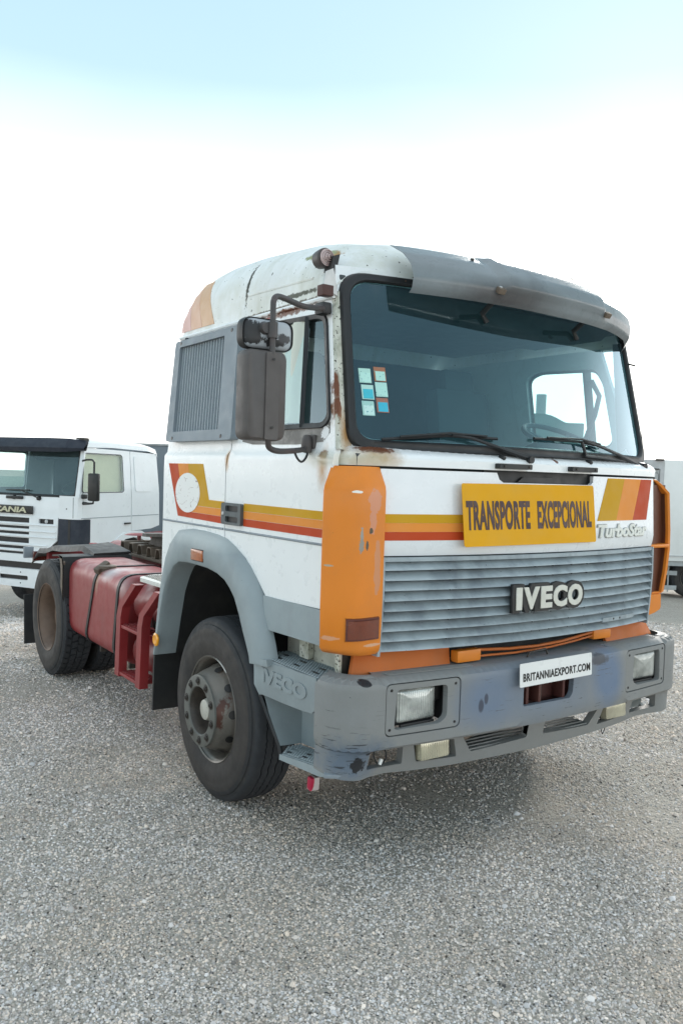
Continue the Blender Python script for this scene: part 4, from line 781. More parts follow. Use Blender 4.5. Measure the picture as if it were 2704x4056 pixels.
MB().tube([(-.41, .0, 1.006), (-.15, -.008, 1.0), (.1, -.008, 1.004), (.30, .0, 1.016), (.47, .01, 1.030)], .006, 6).build('skirt_bar', M['orange_dull'], T)
for x in (-.25, 0., .28): MB().bar((x, .0, .99), (x, .0, 1.035), .006, .006).build('skirt_stud', M['steel_dusty'], T)
sheet('radiator_dark', [(-1.0, .9), (1.0, .9), (1.0, 1.09), (-1.0, 1.09)], [], lambda x, z: Vector((x, .10+.08*x*x, z)), lambda x, z: Vector((x, .12+.08*x*x, z)), M['black'], T, .3)
MB().tube([(-.12, -.06, .985), (-.10, -.055, 1.004), (.02, -.055, 1.012), (.03, -.06, .985)], .005, 6).build('tow_loop', M['steel_dark'], T)
# --- bumper
def bp(s_, z, off=0.0, set_=0.0):
    a = abs(s_); sg = 1 if s_ >= 0 else -1; Rr = .18
    if a <= 1.07: return Vector((s_, -.136+.058*a*a+off+set_, z))
    yc = -.136+.058*1.07**2+Rr+set_; g = min((a-1.07)/Rr, math.pi/2); ex = max(0, a-1.07-Rr*math.pi/2)
    return Vector((sg*(1.07+(Rr-off)*math.sin(g)), yc-(Rr-off)*math.cos(g)+ex, z))
def bev(z): return lerp(z, [(.660, .012), (.672, .0), (.94, 0), (.958, .005), (.972, .022), (.978, .05)])
hl = {sx: rrect(*sorted((sx*.615, sx*1.026)), .718, .955, .03, 5) for sx in (-1, 1)}
tow = rpoly([(-.215, .762), (.13, .762), (.15, .79), (.155, .862), (-.215, .862)], .012)
SE = 1.07+.18*math.pi/2+.045
blk = sheet('bumper', [(-SE, .66), (SE, .66), (SE, .978), (-SE, .978)], [hl[-1], hl[1], tow], lambda a, z: bp(a, z, bev(z)), lambda a, z: bp(a, z, bev(z)+.03), M['bumper'], T, .045, ang=40, rows=[.672, .70, .74, .78, .82, .86, .9, .93, .945, .958, .966, .972])
# ledge on top, with tread ribs
rows = []
for a in np.linspace(-SE, SE, 70):
    p0 = bp(a, .978, .05); p1 = bp(a, .978, .05); yb = .10+.05*a*a if abs(a) < 1.05 else p0.y
    rows.append([(p0.x, p0.y, .9775), (p0.x*.985, p0.y*.5+max(p0.y, yb)*.5, .982), (p0.x*.97, max(p0.y, yb)+.03, .985)])
MB().loft(rows).build('bumper_ledge', M['bumper'], blk, ang=60)
for x0, x1 in ((-.98, -.50), (.50, 1.0)):
    for k in range(4): MB().tube([bp(a, .982, .058+.014*k) for a in np.linspace(x0, x1, 8)], .003, 4).build('ledge_rib', M['bumper'], blk)
# lower valance
holesL = [rpoly([(1.05, .645), (.855, .64), (.845, .540), (1.065, .556)], .012), rpoly([(.80, .643), (.565, .640), (.525, .528), (.765, .538)], .012), rpoly([(.515, .640), (.06, .643), (.06, .555), (.44, .540)], .012)]
def lowb(s_, t):  # t 0 top .. 1 bottom
    a = abs(s_); zb = lerp(a, [(0, .482), (.55, .488), (.8, .497), (.92, .507), (1.12, .522), (1.35, .548)]); z = .66+(zb-.66)*t
    fd = lerp(a, [(0, 1), (.9, 1), (1.0, .75), (1.1, .35), (1.2, .12), (1.4, .08)])
    return z, (.012+.175*t*fd) if True else 0
def lvm(o):
    def f(s_, z):
        a = abs(s_); zb = lerp(a, [(0, .482), (.55, .488), (.8, .497), (.92, .507), (1.12, .522), (1.35, .548)])
        t = min(1, max(0, (.66-z)/(.66-zb))); fd = lerp(a, [(0, 1), (.92, 1), (1.02, .75), (1.12, .35), (1.22, .12), (1.4, .06)])
        p_ = bp(s_, z, .010+o, .0); ov = (.080*min(1, t*12)+.035*t)*fd
        return Vector((p_.x, p_.y+ov, z+(-.012*math.sin(math.pi*t) if False else 0)))
    return f
zbt = [(x, lerp(abs(x), [(0, .482), (.55, .488), (.8, .497), (.92, .507), (1.12, .522), (1.35, .548)])) for x in np.linspace(-SE, SE, 40)]
lv = sheet('bumper_valance', zbt+[(SE, .659), (-SE, .659)], holesL+[mir(h) for h in holesL], lvm(0), lvm(.03), M['bumper'], T, .045, ang=40)
for sx in (-1, 1):   # depth behind the openings
    for h in holesL:
        for (i, j) in ((0, 1),) : pass
        A = dens(h, 10); f0 = lvm(.0); m_ = MB(); m_.loft([[f0(sx*a, b_)+Vector((0, o, oz)) for a, b_ in A] for o, oz in ((.004, 0), (.02, .002), (.04, .003))], closed=True); m_.build('valance_pocket', M['bumper'], lv)
    # fog lamps
    MB().box((sx*.675, .005, .590), (.18, .05, .088), (R(-4), 0, 0), .014).build('fog_lamp', M['foglens'], T)
    MB().box((sx*.67, .040, .592), (.19, .04, .098), (R(-4), 0, 0), .014).build('fog_lamp_body', M['rubber'], T)
# ribbed step in the middle
for k in range(5): MB().bar((-.44, .00+.028*k, .548+.004*k), (.44, .00+.028*k, .548+.004*k), .008, .006).build('step_rib', M['bumper'], lv)
sheet('valance_floor', [(-.5, 0), (.5, 0), (.46, .16), (-.46, .16)], [], lambda x, v: Vector((x, .0+v, .536+.03*v)), lambda x, v: Vector((x, .0+v, .53+.03*v)), M['bumper'], lv, .3)
MB().box((-1.19, .07, .545), (.09, .10, .018), (0, 0, R(-35)), .004).build('bumper_bracket', M['vent_grey'], T)
# headlamps
for sx in (-1, 1):
    xo, xi = sx*1.026, sx*.615
    bz = sheet('headlamp_bezel', rrect(*sorted((sx*.620, sx*1.021)), .723, .950, .028, 5), [rpoly([(sx*.69, .925), (sx*.69, .775), (sx*.73, .748), (sx*.978, .745), (sx*.965, .925)], [.025, .02, .02, .02, .02])], lambda a, z: bp(a, z, .003), lambda a, z: bp(a, z, .035), M['bumper'], T, .05, ang=40)
    for x, z in ((sx*.645, .925), (sx*.645, .745), (sx*.995, .925), (sx*1.0, .748)): MB().lathe([(-.001, 0), (-.001, .006), (.003, .008)], bp(x, z, .002), 'Y', 10).build('bezel_screw', M['ink'], bz)
    dx = 0 if sx < 0 else .0
    yc = -.128+.058*.72
    rows = [[(sx*x, yc+.035+o, z) for x, z in rrect(.722-e, .955+e, .762-e, .922+e, .02+e)] for e, o in ((.012, .10), (.012, .012), (.004, .0), (-.004, -.004))]
    hb = MB().loft(rows, closed=True).build('headlamp_body', M['rubber'], T)
    A = rrect(.726, .951, .766, .918, .018); m_ = MB()
    m_.loft([[(sx*(.8385+(a-.8385)*k), yc+o, .842+(b_-.842)*k) for a, b_ in A] for k, o in ((1, .036), (.97, .026), (.8, .018), (.4, .012), (.002, .010))], closed=True)
    m_.build('headlamp', M['headlens'], hb, ang=60)
    MB().box((sx*.83, yc+.03, .752), (.2, .014, .012), None, .003).build('lamp_clip', M['rubber'], hb)
    MB().box((sx*.99, yc+.11, .84), (.012, .14, .2)).build('lamp_side_plate', M['black'], hb)
    MB().box((sx*.84, yc+.17, .84), (.38, .012, .22)).build('lamp_back_plate', M['black'], hb)
    MB().box((sx*.695, yc+.05, .875), (.028, .02, .07), None, .003).build('lamp_lug', M['ink'], hb)
    MB().box((sx*.66, yc+.11, .84), (.012, .14, .2)).build('lamp_side_plate', M['black'], hb)
# tow coupling behind its hole
tw = MB().box((-.03, -.03, .812), (.46, .02, .16)).build('tow_recess', paint('rusty_red_primer', (.075, .022, .018), .6, grime=((.13, .05, .035), .6, 12), bump=.3), T)
for x in (-.165, -.075, .105): MB().box((x, -.075, .812), (.018, .075, .11), None, .003).build('tow_rib', tw.data.materials[0], tw)
MB().box((.178, -.062, .812), (.012, .075, .15)).build('tow_rib', tw.data.materials[0], tw)
MB().lathe([(-.05, .014), (.05, .014)], (-.06, -.09, .812), 'Z', 12).build('tow_pin', M['steel_dark'], tw)
# number plate style board
def plt(u, v, d=0.0):
    t = (u+.04)/.24; return Vector((u, -.178-.01*t-d+(v-.93)*.05, v+.006*t))
pb_ = sheet('export_plate', rrect(-.283, .222, .878, .992, .008), [], lambda u, v: plt(u, v), lambda u, v: plt(u, v, -.003), M['plate'], T, .3, label='white plate reading BRITANNIAEXPORT.COM')
text_mesh('plate_lettering', 'BRITANNIAEXPORT.COM', M['ink'], pb_, (-.262, .208, .903, .943), lambda u, v, d: plt(u, v, d+.0005), .0012, .026, 0, 1.1)
for x in (-.2, .1): MB().box((x, -.150, .965), (.03, .03, .02)).build('plate_bracket', M['steel_dark'], pb_)
# loose lamp cable in the empty left opening, and one hanging right
MB().tube(cr([(-1.0, .02, .66), (-1.01, .02, .61), (-.99, .02, .57), (-.95, .02, .57), (-.94, .02, .61), (-.96, .03, .65), (-.91, .03, .63), (-.85, .03, .65)]), .004, 5).build('loose_cable', M['rubber'], T)
MB().box((-.975, .015, .575), (.016, .01, .026), (0, R(25), 0)).build('cable_connector', M['plate'], T)
MB().tube([(.60, .03, .56), (.595, .02, .49), (.61, .02, .455), (.63, .02, .48), (.64, .03, .55)], .003, 5).build('hanging_cable', M['rubber'], T)
MB().tube([(-.47, .06, .62), (-.43, .05, .585), (-.34, .07, .60), (-.2, .12, .63)], .013, 8).build('bumper_tube', M['steel_dusty'], T)
# --- entry steps behind the bumper end
for sx in (-1, 1):
    X = lambda x: sx*x
    fx = 1.238
    fas = [(.745, .925), (.735, .80), (.712, .748), (.675, .757), (.60, .760), (.45, .765), (.28, .775), (.20, .785), (.178, .800), (.165, .82), (.165, .955), (.40, .948)]
    st = sheet('step_unit', fas, [], lambda y, z: Vector((X(fx-.02*max(0, (.80-z)/.06)), y, z)), lambda y, z: Vector((X(fx-.04), y, z)), M['grey'], T, .06)
    text_mesh('step_lettering', 'IVECO', M['grey'], st, (0, 1, .832, .905), lambda u, v, d: Vector((X(fx+d), (.655-.415*u) if sx < 0 else (.24+.415*u), v)), .006, .05)
    # treads: upper and lower, with studs
    def tread(name, pl, zf, parent):
        n_ = len(pl); m_ = MB(); A = pl
        m_.loft([[(X(a), b_, zf(a, b_)-.03) for a, b_ in A], [(X(a), b_, zf(a, b_)) for a, b_ in A]], closed=True, cap=True); t_ = m_.build(name, M['grey'], parent)
        P = np.array(A); m_ = MB()
        for gx in np.arange(P[:, 0].min()+.014, P[:, 0].max(), .021):
            for gy_ in np.arange(P[:, 1].min()+.014, P[:, 1].max()-.008, .021):
                if inpoly(np.array([(gx, gy_)]), A)[0] and not any((gx-hx)**2/.014**2+(gy_-hy)**2/.024**2 < 1.5 for hx, hy in hol(A)):
                    z = zf(gx, gy_)+.004; v = [m_.bm.verts.new((X(gx+a), gy_+b_, z)) for a, b_ in ((-.009, -.009), (.009, -.009), (.009, .009), (-.009, .009))]; c = m_.bm.verts.new((X(gx), gy_, z+.008))
                    for k in range(4): m_.bm.faces.new((v[k], v[(k+1) % 4], c))
        m_.build('tread_studs', M['grey'], parent, smooth=False, kind='stuff')
        for hx, hy in hol(A):
            m_ = MB(); m_.lathe([(.0015, 0.0), (.0015, .012)], (0, 0, 0), 'Z', 12)
            for v in m_.bm.verts: v.co.y *= 1.7; v.co += Vector((X(hx), hy, zf(hx, hy)+.004))
            m_.build('drain_slot', M['ink'], parent)
        return t_
    def hol(A):
        P = np.array(A); x0, x1, y0, y1 = P[:, 0].min(), P[:, 0].max(), P[:, 1].min(), P[:, 1].max(); o = []
        for i, fx_ in enumerate((.2, .5, .8)):
            for j in range(3):
                p_ = (x0+(x1-x0)*fx_, y0+(y1-y0)*(.18+.3*j+.06*(i % 2)))
                if inpoly(np.array([p_]), A)[0]: o.append(p_)
        return o
    tread('upper_tread', [(1.232, .70), (1.232, .155), (1.0, .155), (1.0, .72)], lambda a, b_: .950-.02*0, st)
    tread('lower_tread', [(1.175, .545), (1.175, .19), (1.02, .17), (1.02, .62), (1.10, .62)], lambda a, b_: .485+.045*max(0, (.545-b_)/.35), st)
    MB().prism([(.556, .455), (.556, .482), (.19, .528), (.14, .50), (.20, .485)], X(1.16), X(1.185), 'x').build('lower_tread_edge', M['grey'], st)
    # recess skin between the two treads
    MB().loft([[(X(1.20), .70, .755), (X(1.04), .66, .80), (X(1.02), .4, .80), (X(1.02), .18, .80)], [(X(1.19), .66, .66), (X(1.03), .60, .65), (X(1.0), .4, .65), (X(1.02), .18, .65)], [(X(1.175), .565, .52), (X(1.03), .60, .50), (X(1.0), .4, .50), (X(1.02), .18, .50)]]).build('step_recess', M['grey'], st)
    MB().loft([[(X(1.20), .175, .80), (X(1.02), .175, .80)], [(X(1.17), .17, .50), (X(1.02), .17, .50)]]).build('step_side_wall', M['grey'], st)
    MB().tube([(X(1.2), .735, .745), (X(1.185), .67, .64), (X(1.17), .585, .52), (X(1.165), .57, .47)], .012, 6).build('step_flange', M['rubber'], st)
    # arch foot beside the step
    MB().prism([(.745, .905), (.565, .925), (.575, .955), (.755, .94)], X(1.2), X(1.262), 'x').build('arch_foot', M['grey'], st)
    # pale sill box under the door
    MB().box((X(1.035), .42, 1.04), (.05, .58, .18)).build('door_frame_box', paint('off_white_frame_paint', (.52, .52, .45), .6, grime=((.2, .2, .15), .6, 9), speck=((.05, .04, .03), .66, 50)), T)
    MB().box((X(1.08), .50, 1.04), (.03, .08, .15)).build('frame_bracket', M['pillar'], T)
    MB().box((X(1.13), .15, 1.0), (.015, .03, .12)).build('frame_bracket', M['pillar'], T)
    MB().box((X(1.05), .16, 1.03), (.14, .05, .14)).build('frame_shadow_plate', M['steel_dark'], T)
    MB().box((X(.82), .5, 1.2), (.3, .8, .5)).build('cab_underside', M['black'], T)
MB().box((-1.06, .40, .425), (.035, .04, .05), None, .004).build('tow_lug', M['steel_dark'], T)
MB().box((-1.075, .41, .365), (.05, .035, .065), (R(6), 0, 0), .004).build('hanging_tag', paint('red_white_tag', (.55, .5, .48), .4, spots=[((-1.1, .40, .38), (.02, .06, .05), (.45, .01, .05), sv(20, .3, .3))]), T)
# ================================================================== wheels
def tyre_mesh(name, w_, zig=True, lug=False, Rt=.520):
    d = [(.030, .292), (.012, .300), (.003, .325), (-.004, .365), (-.006, .40), (-.001, .415), (-.003, .425), (.004, .455), (.012, .475), (.018, .478), (.022, .495), (.034, .510), (.045, Rt-.006)]
    if lug: tr = [(.06, Rt-.016), (w_-.06, Rt-.016)]
    else:
        tr = [(.055, Rt-.003)]
        for g in (.082, .125, .168, .211):
            g = g*w_/.295; tr += [(g-.004, Rt), (g-.002, Rt-.012), (g+.002, Rt-.012), (g+.004, Rt)]
        tr += [(w_-.055, Rt-.003)]
    prof = d+tr+[(w_-a, r) for a, r in d[::-1]]
    m_ = MB(); gs = set(round(h, 5) for h, r in tr[1:-1]) if not lug else set()
    m_.lathe(prof, (0, 0, 0), 'X', 192 if not lug else 96, mod=(lambda a, h, r: (.0035*(1 if int(a/(2*math.pi)*192) % 2 else -1) if round(h, 5) in gs else 0)))
    me = m_.mesh(name, [M['sidewall'], M['tyre_dark'], M['tyre']], True, 40)
    for f in me.polygons:
        c = f.center; r = math.hypot(c.y, c.z); f.material_index = 1 if r > .492 else (2 if r > .44 or r < .31 else 0)
    return me
FT = tyre_mesh('tyre', .295)
RT = tyre_mesh('tyre', .285, lug=True)
def lug_mesh(w_, Rt=.520):
    m_ = MB(); n = 46
    for k in range(n):
        for (x0, x1, sk_, ph) in ((.030, .085, .35, 0), (.092, .140, -.25, .5), (.146, .193, .25, 0), (.200, .255, -.35, .5)):
            a = 2*math.pi*(k+ph)/n; c = Vector((0, math.cos(a), math.sin(a))); t = Vector((0, -math.sin(a), math.cos(a))); X_ = Vector((1, 0, 0))
            xm = (x0+x1)/2; hx = (x1-x0)/2; ht = math.pi*Rt/n*.80
            q = []
            for rr_, s_ in ((Rt-.020, 1.0), (Rt-.001-(.004 if xm < .06 or xm > .22 else 0), .92)):
                for (i, j) in ((-1, -1), (1, -1), (1, 1), (-1, 1)): q.append(m_.bm.verts.new(c*rr_+X_*(xm+hx*i*s_)+t*(ht*j*s_+hx*i*sk_)))
            for f in ((0, 1, 5, 4), (1, 2, 6, 5), (2, 3, 7, 6), (3, 0, 4, 7), (4, 5, 6, 7)): m_.bm.faces.new([q[i] for i in f])
    return m_.mesh('tread_blocks', M['tyre_dark'], False)
LG = lug_mesh(.285)
def place(name, me, parent, loc, sx, rz=0, **k):
    o = link(name, me, parent, **k); o.location = loc
    if sx > 0: o.rotation_euler = (0, 0, math.pi)
    return o
AZ = .516
def rim_front():
    m_ = MB(); m_.lathe([(.0, .292), (-.006, .300), (.0, .303), (.006, .300), (.012, .288), (.03, .280), (.05, .272), (.12, .262), (.16, .262)], (0, 0, 0), 'X', 64); a = m_.mesh('rim', M['rim'], ang=50)
    m_ = MB(); m_.lathe([(.13, .262), (.09, .258), (.05, .248), (.015, .235), (-.02, .222), (-.05, .208), (-.062, .201), (-.068, .200), (-.072, .197)], (0, 0, 0), 'X', 64); b_ = m_.mesh('wheel_disc', M['rim'], ang=50)
    m_ = MB(); m_.lathe([(-.068, .203), (-.078, .201), (-.080, .196), (-.080, .138), (-.074, .132), (-.03, .126), (.02, .12), (.05, .10), (.055, .02)], (0, 0, 0), 'X', 64); c = m_.mesh('hub_ring', [M['hub_face'], M['hub_dark']], ang=40)
    for f in c.polygons: f.material_index = 1 if math.hypot(f.center.y, f.center.z) < .133 else 0
    m_ = MB(); m_.lathe([(.05, .075), (.0, .066), (-.03, .062), (-.045, .056), (-.05, .045), (-.050, .0)], (0, 0, 0), 'X', 32); d = m_.mesh('hub_cap', M['cap_cream'], ang=40)
    m_ = MB(); m_.lathe([(.004, .0245), (-.001, .0245), (-.0015, .018)], (0, 0, 0), 'X', 18); m_.lathe([(0, .016), (-.007, .016), (-.010, .012), (-.010, 0)], (0, 0, 0), 'X', 6); m_.lathe([(-.008, .009), (-.014, .008), (-.015, 0)], (0, 0, 0), 'X', 10); e_ = m_.mesh('wheel_nut', M['steel_dark'], ang=40)
    return a, b_, c, d, e_
RA, RB_, RC, RDm, RN = rim_front()
m_ = MB(); m_.lathe([(0, 0), (0, .024)], (0, 0, 0), 'X', 20)
hh = m_.mesh('hand_hole', M['ink'])
for sx in (-1, 1):
    wh = bpy.data.objects.new('front_wheel', None); C.objects.link(wh); wh.parent = T; wh.location = (sx*1.185, 1.317, AZ)
    if sx > 0: wh.rotation_euler = (0, 0, math.pi)
    tyo = link('tyre', FT, wh); tyo.location = (-.012, 0, 0)
    for nm, me in (('rim', RA), ('wheel_disc', RB_), ('hub_ring', RC), ('hub_cap', RDm)): link(nm, me, wh)
    for k in range(10):
        a = 2*math.pi*k/10+.22; o = link('wheel_nut', RN, wh); o.location = (-.080, .167*math.cos(a), .167*math.sin(a))
    for k in range(10):
        a = 2*math.pi*(k+.5)/10+.22; o = link('hand_hole', hh, wh); o.location = (.012, .2405*math.cos(a), .2405*math.sin(a))
        n_ = Vector((-.42, math.cos(a), math.sin(a))).normalized(); o.rotation_euler = Vector((-1, 0, 0)).rotation_difference(n_).to_euler()
m_ = MB(); m_.lathe([(.0, .292), (-.006, .300), (.0, .303), (.006, .300), (.012, .286), (.04, .276), (.05, .262), (.14, .255), (.15, .20), (.15, .16), (.11, .15), (.10, .08), (.09, 0)], (0, 0, 0), 'X', 56); RR = m_.mesh('rim', M['rim_brown'], ang=50)
for sx in (-1, 1):
    for k, xo in enumerate((1.225, .905)):
        wh = bpy.data.objects.new('rear_wheel', None); C.objects.link(wh); wh.parent = T; wh.location = (sx*xo, 4.604, AZ)
        if sx > 0: wh.rotation_euler = (0, 0, math.pi)
        link('tyre', RT, wh); link('tread_blocks', LG, wh, kind='stuff')
        if k == 0:
            o = link('rim', RR, wh); o.location = (.012, 0, 0)
            for j in range(10):
                a = 2*math.pi*j/10; o = link('wheel_nut', RN, wh); o.location = (.155, .18*math.cos(a), .18*math.sin(a))
MB().lathe([(-1.0, .07), (1.0, .07)], (0, 1.317, AZ), 'X', 16).build('front_axle', M['steel_dark'], T)
MB().lathe([(-.95, .08), (-.3, .09), (-.2, .2), (.2, .2), (.3, .09), (.95, .08)], (0, 4.604, AZ), 'X', 20).build('rear_axle', M['steel_dark'], T)
# ================================================================== chassis
for sx in (-1, 1):
    m_ = MB(); m_.loft([[(sx*.36, y, 1.05), (sx*.43, y, 1.05), (sx*.43, y, .80), (sx*.36, y, .80), (sx*.36, y, .808), (sx*.422, y, .808), (sx*.422, y, 1.042), (sx*.36, y, 1.042)] for y in (.4, 3.0, 5.9)], closed=True, cap=True); m_.build('frame_rail', M['red_frame'], T, smooth=False)
for y in (2.1, 3.6, 4.2, 5.0, 5.85): MB().box((0, y, .93), (.74, .09, .2)).build('cross_member', M['red_frame'], T)
MB().box((0, 1.3, .78), (.7, 1.5, .55), None, .08).build('engine_block', M['steel_dark'], T)
MB().tube([(0, 2.0, .75), (0, 4.4, .6)], .06, 12).build('drive_shaft', M['steel_dark'], T)
# fuel tank
def tk(y, e=0.0):
    return [(a, y, b_) for a, b_ in rrect(-1.165+e, -.60-e, .445+e, 1.085-e, .13-e*.5, 6)]
FTK = MB().loft([tk(2.775, .04), tk(2.785, .012), tk(2.80, 0)]+[tk(y) for y in np.linspace(2.95, 4.0, 8)]+[tk(4.115, 0), tk(4.13, .012), tk(4.14, .04)], closed=True, cap=True).build('fuel_tank', M['red'], T, ang=45, label='dented dull red fuel tank')
def strap(yt, yb, nm='tank_strap', off=.006):
    A = rrect(-1.165-off, -.60+off, .445-off, 1.085+off, .135, 6)
    f = lambda z: yb+(yt-yb)*min(1, max(0, (z-.5)/.52))
    rows = [[(a+ox*(-1 if a < -.9 else 1), f(b_)+dy, b_+(ox if b_ > .7 else -ox)*.6) for a, b_ in A] for dy, ox in ((-.022, -.006), (-.020, .003), (.020, .003), (.022, -.006))]
    MB().loft([list(r) for r in rows], closed=True).build(nm, M['rubber'], FTK, ang=60)
    MB().box((-1.02, yb, .415), (.05, .03, .09), None, .004).build('strap_bolt', M['steel_dark'], FTK)
strap(3.44, 3.655); strap(2.92, 3.005)
m_ = MB().lathe([(0, .055), (.03, .055), (.035, .07), (.055, .07), (.06, .05), (.062, 0)], (-1.08, 3.42, 1.045), 'Z', 20); m_.build('fuel_cap', M['steel_dusty'], FTK)
MB().box((-1.115, 3.44, 1.085), (.13, .06, .05), (.2, -.5, .3), .015).build('cap_lock', M['steel_dusty'], FTK)
# step ladder in front of the tank
for y0, nm in ((2.74, 'ladder_post'), (2.34, 'ladder_post')):
    m_ = MB(); m_.loft([[(x, y+w0, z) for x, w0 in ((-1.235, -.04), (-1.235, .04), (-1.175, .04), (-1.175, -.04))] for y, z in ((y0, .40), (y0-.02, .82), (y0-.05, .90), (y0-.30, 1.085))], closed=True, cap=True); m_.build(nm, M['red'], T, ang=30)
for z in (.425, .76):
    MB().box((-1.15, 2.53, z), (.16, .36, .022), None, .004).build('ladder_tread', M['red'], T)
    m_ = MB()
    for i in range(3):
        for j in range(7): m_.box((-1.20+.04*i, 2.40+.045*j, z+.013), (.022, .02, .006))
    m_.build('tread_grip', M['red_frame'], T, smooth=False, kind='stuff')
MB().prism(rpoly([(-1.12, 2.0), (-1.14, 2.60), (-1.02, 2.70), (-.45, 2.70), (-.45, 2.0)], .05), 1.085, 1.112, 'z').build('catwalk_plate', M['badge_white'], T)
m_ = MB()
for i in range(30):
    for j in range(26):
        x = -1.08+.021*i; y = 2.03+.025*j
        m_.bar((x-.006, y-.006*(1 if (i+j) % 2 else -1), 1.113), (x+.006, y+.006*(1 if (i+j) % 2 else -1), 1.113), .003, .003)
m_.build('catwalk_tread', M['steel_dusty'], T, smooth=False, kind='stuff')
for z in (.58, .91):
    MB().lathe([(2.16, 0), (2.165, .08), (2.20, .135), (2.25, .15), (2.68, .15), (2.72, .13), (2.74, 0)], (-.99, 0, z), 'Y', 28).build('air_tank', M['red'], T)
MB().box((-.85, 2.45, .75), (.5, .5, .06)).build('tank_bracket', M['red_frame'], T)
MB().tube([(-1.10, 2.35, .80), (-1.09, 2.30, .90), (-1.06, 2.2, .97), (-1.0, 2.1, 1.0)], .035, 10, rs=[.03, .04, .045, .04]).build('air_valve', M['steel_dark'], T)
MB().lathe([(0, .0), (0, .03), (.10, .03), (.10, 0)], (-1.15, 2.38, .80), 'Z', 14).build('valve_body', M['alu'], T)
for k in range(3): MB().tube([(-1.12, 2.35-.03*k, .92), (-1.05, 2.22, 1.0-.03*k), (-.9, 2.1, 1.0), (-.8, 2.05, 1.1)], .008, 6).build('air_hose', M['rubber'], T)
# fifth wheel and its hat-section brackets
FW = MB().box((0, 4.15, 1.06), (.95, .9, .025), None, .004).build('fifth_wheel_plate', M['steel_dusty'], T)
for y in (3.93, 4.13, 4.36, 4.58, 4.8):
    m_ = MB(); m_.loft([[(x, y-.11, 1.07), (x, y-.055, 1.075), (x, y-.035, 1.155), (x, y+.035, 1.155), (x, y+.055, 1.075), (x, y+.11, 1.07), (x, y+.11, 1.08), (x, y+.062, 1.085), (x, y+.043, 1.165), (x, y-.043, 1.165), (x, y-.062, 1.085), (x, y-.11, 1.08)] for x in (-.46, -.25, .25, .46)], closed=True, cap=True); m_.build('hat_bracket', M['steel_dusty'], T, smooth=False)
for x in (-.3, .3): MB().prism([(4.0, 1.16), (4.1, 1.25), (4.35, 1.25), (4.45, 1.16)], x-.04, x+.04, 'x').build('pivot_bracket', M['steel_dark'], T)
pl = [(-.45, 3.72), (.45, 3.72), (.46, 4.2), (.40, 4.45), (.20, 4.85), (.09, 4.80), (.05, 4.35), (-.05, 4.35), (-.09, 4.80), (-.20, 4.85), (-.40, 4.45), (-.46, 4.2)]
m_ = MB(); m_.prism(pl, 1.245, 1.275, 'z')
for v in m_.bm.verts: v.co.z += (4.3-v.co.y)*.07
m_.build('coupling_plate', M['steel_dark'], T, smooth=False)
MB().lathe([(0, .0), (.012, .06), (.02, .10), (.008, .13)], (-.25, 4.95, 1.20), 'Z', 24).build('red_cover', M['red'], T)
MB().tube([(-.25, 4.9, 1.05), (-.25, 4.92, 1.2)], .02, 8).build('lever_stem', M['red_frame'], T)
for k in range(6):
    x = -.3+.1*k; MB().tube([(x, 3.0, 1.12), (x+.05*math.sin(k), 3.3, 1.22+.02*k), (x-.1, 3.6, 1.12), (x, 3.8, 1.2), (x+.05, 4.0, 1.1)], .012, 6).build('air_hose', M['rubber'], T)
MB().box((0, 2.35, 1.18), (.8, .3, .22), None, .03).build('gearbox_cover', M['steel_dark'], T)
MB().lathe([(-.2, .12), (.2, .12)], (-.3, 5.2, 1.0), 'Y', 20).build('air_tank', M['red'], T)
MB().tube([(-.36, 4.9, 1.08), (-.36, 5.35, 1.04)], .05, 10).build('frame_tube', M['red'], T)
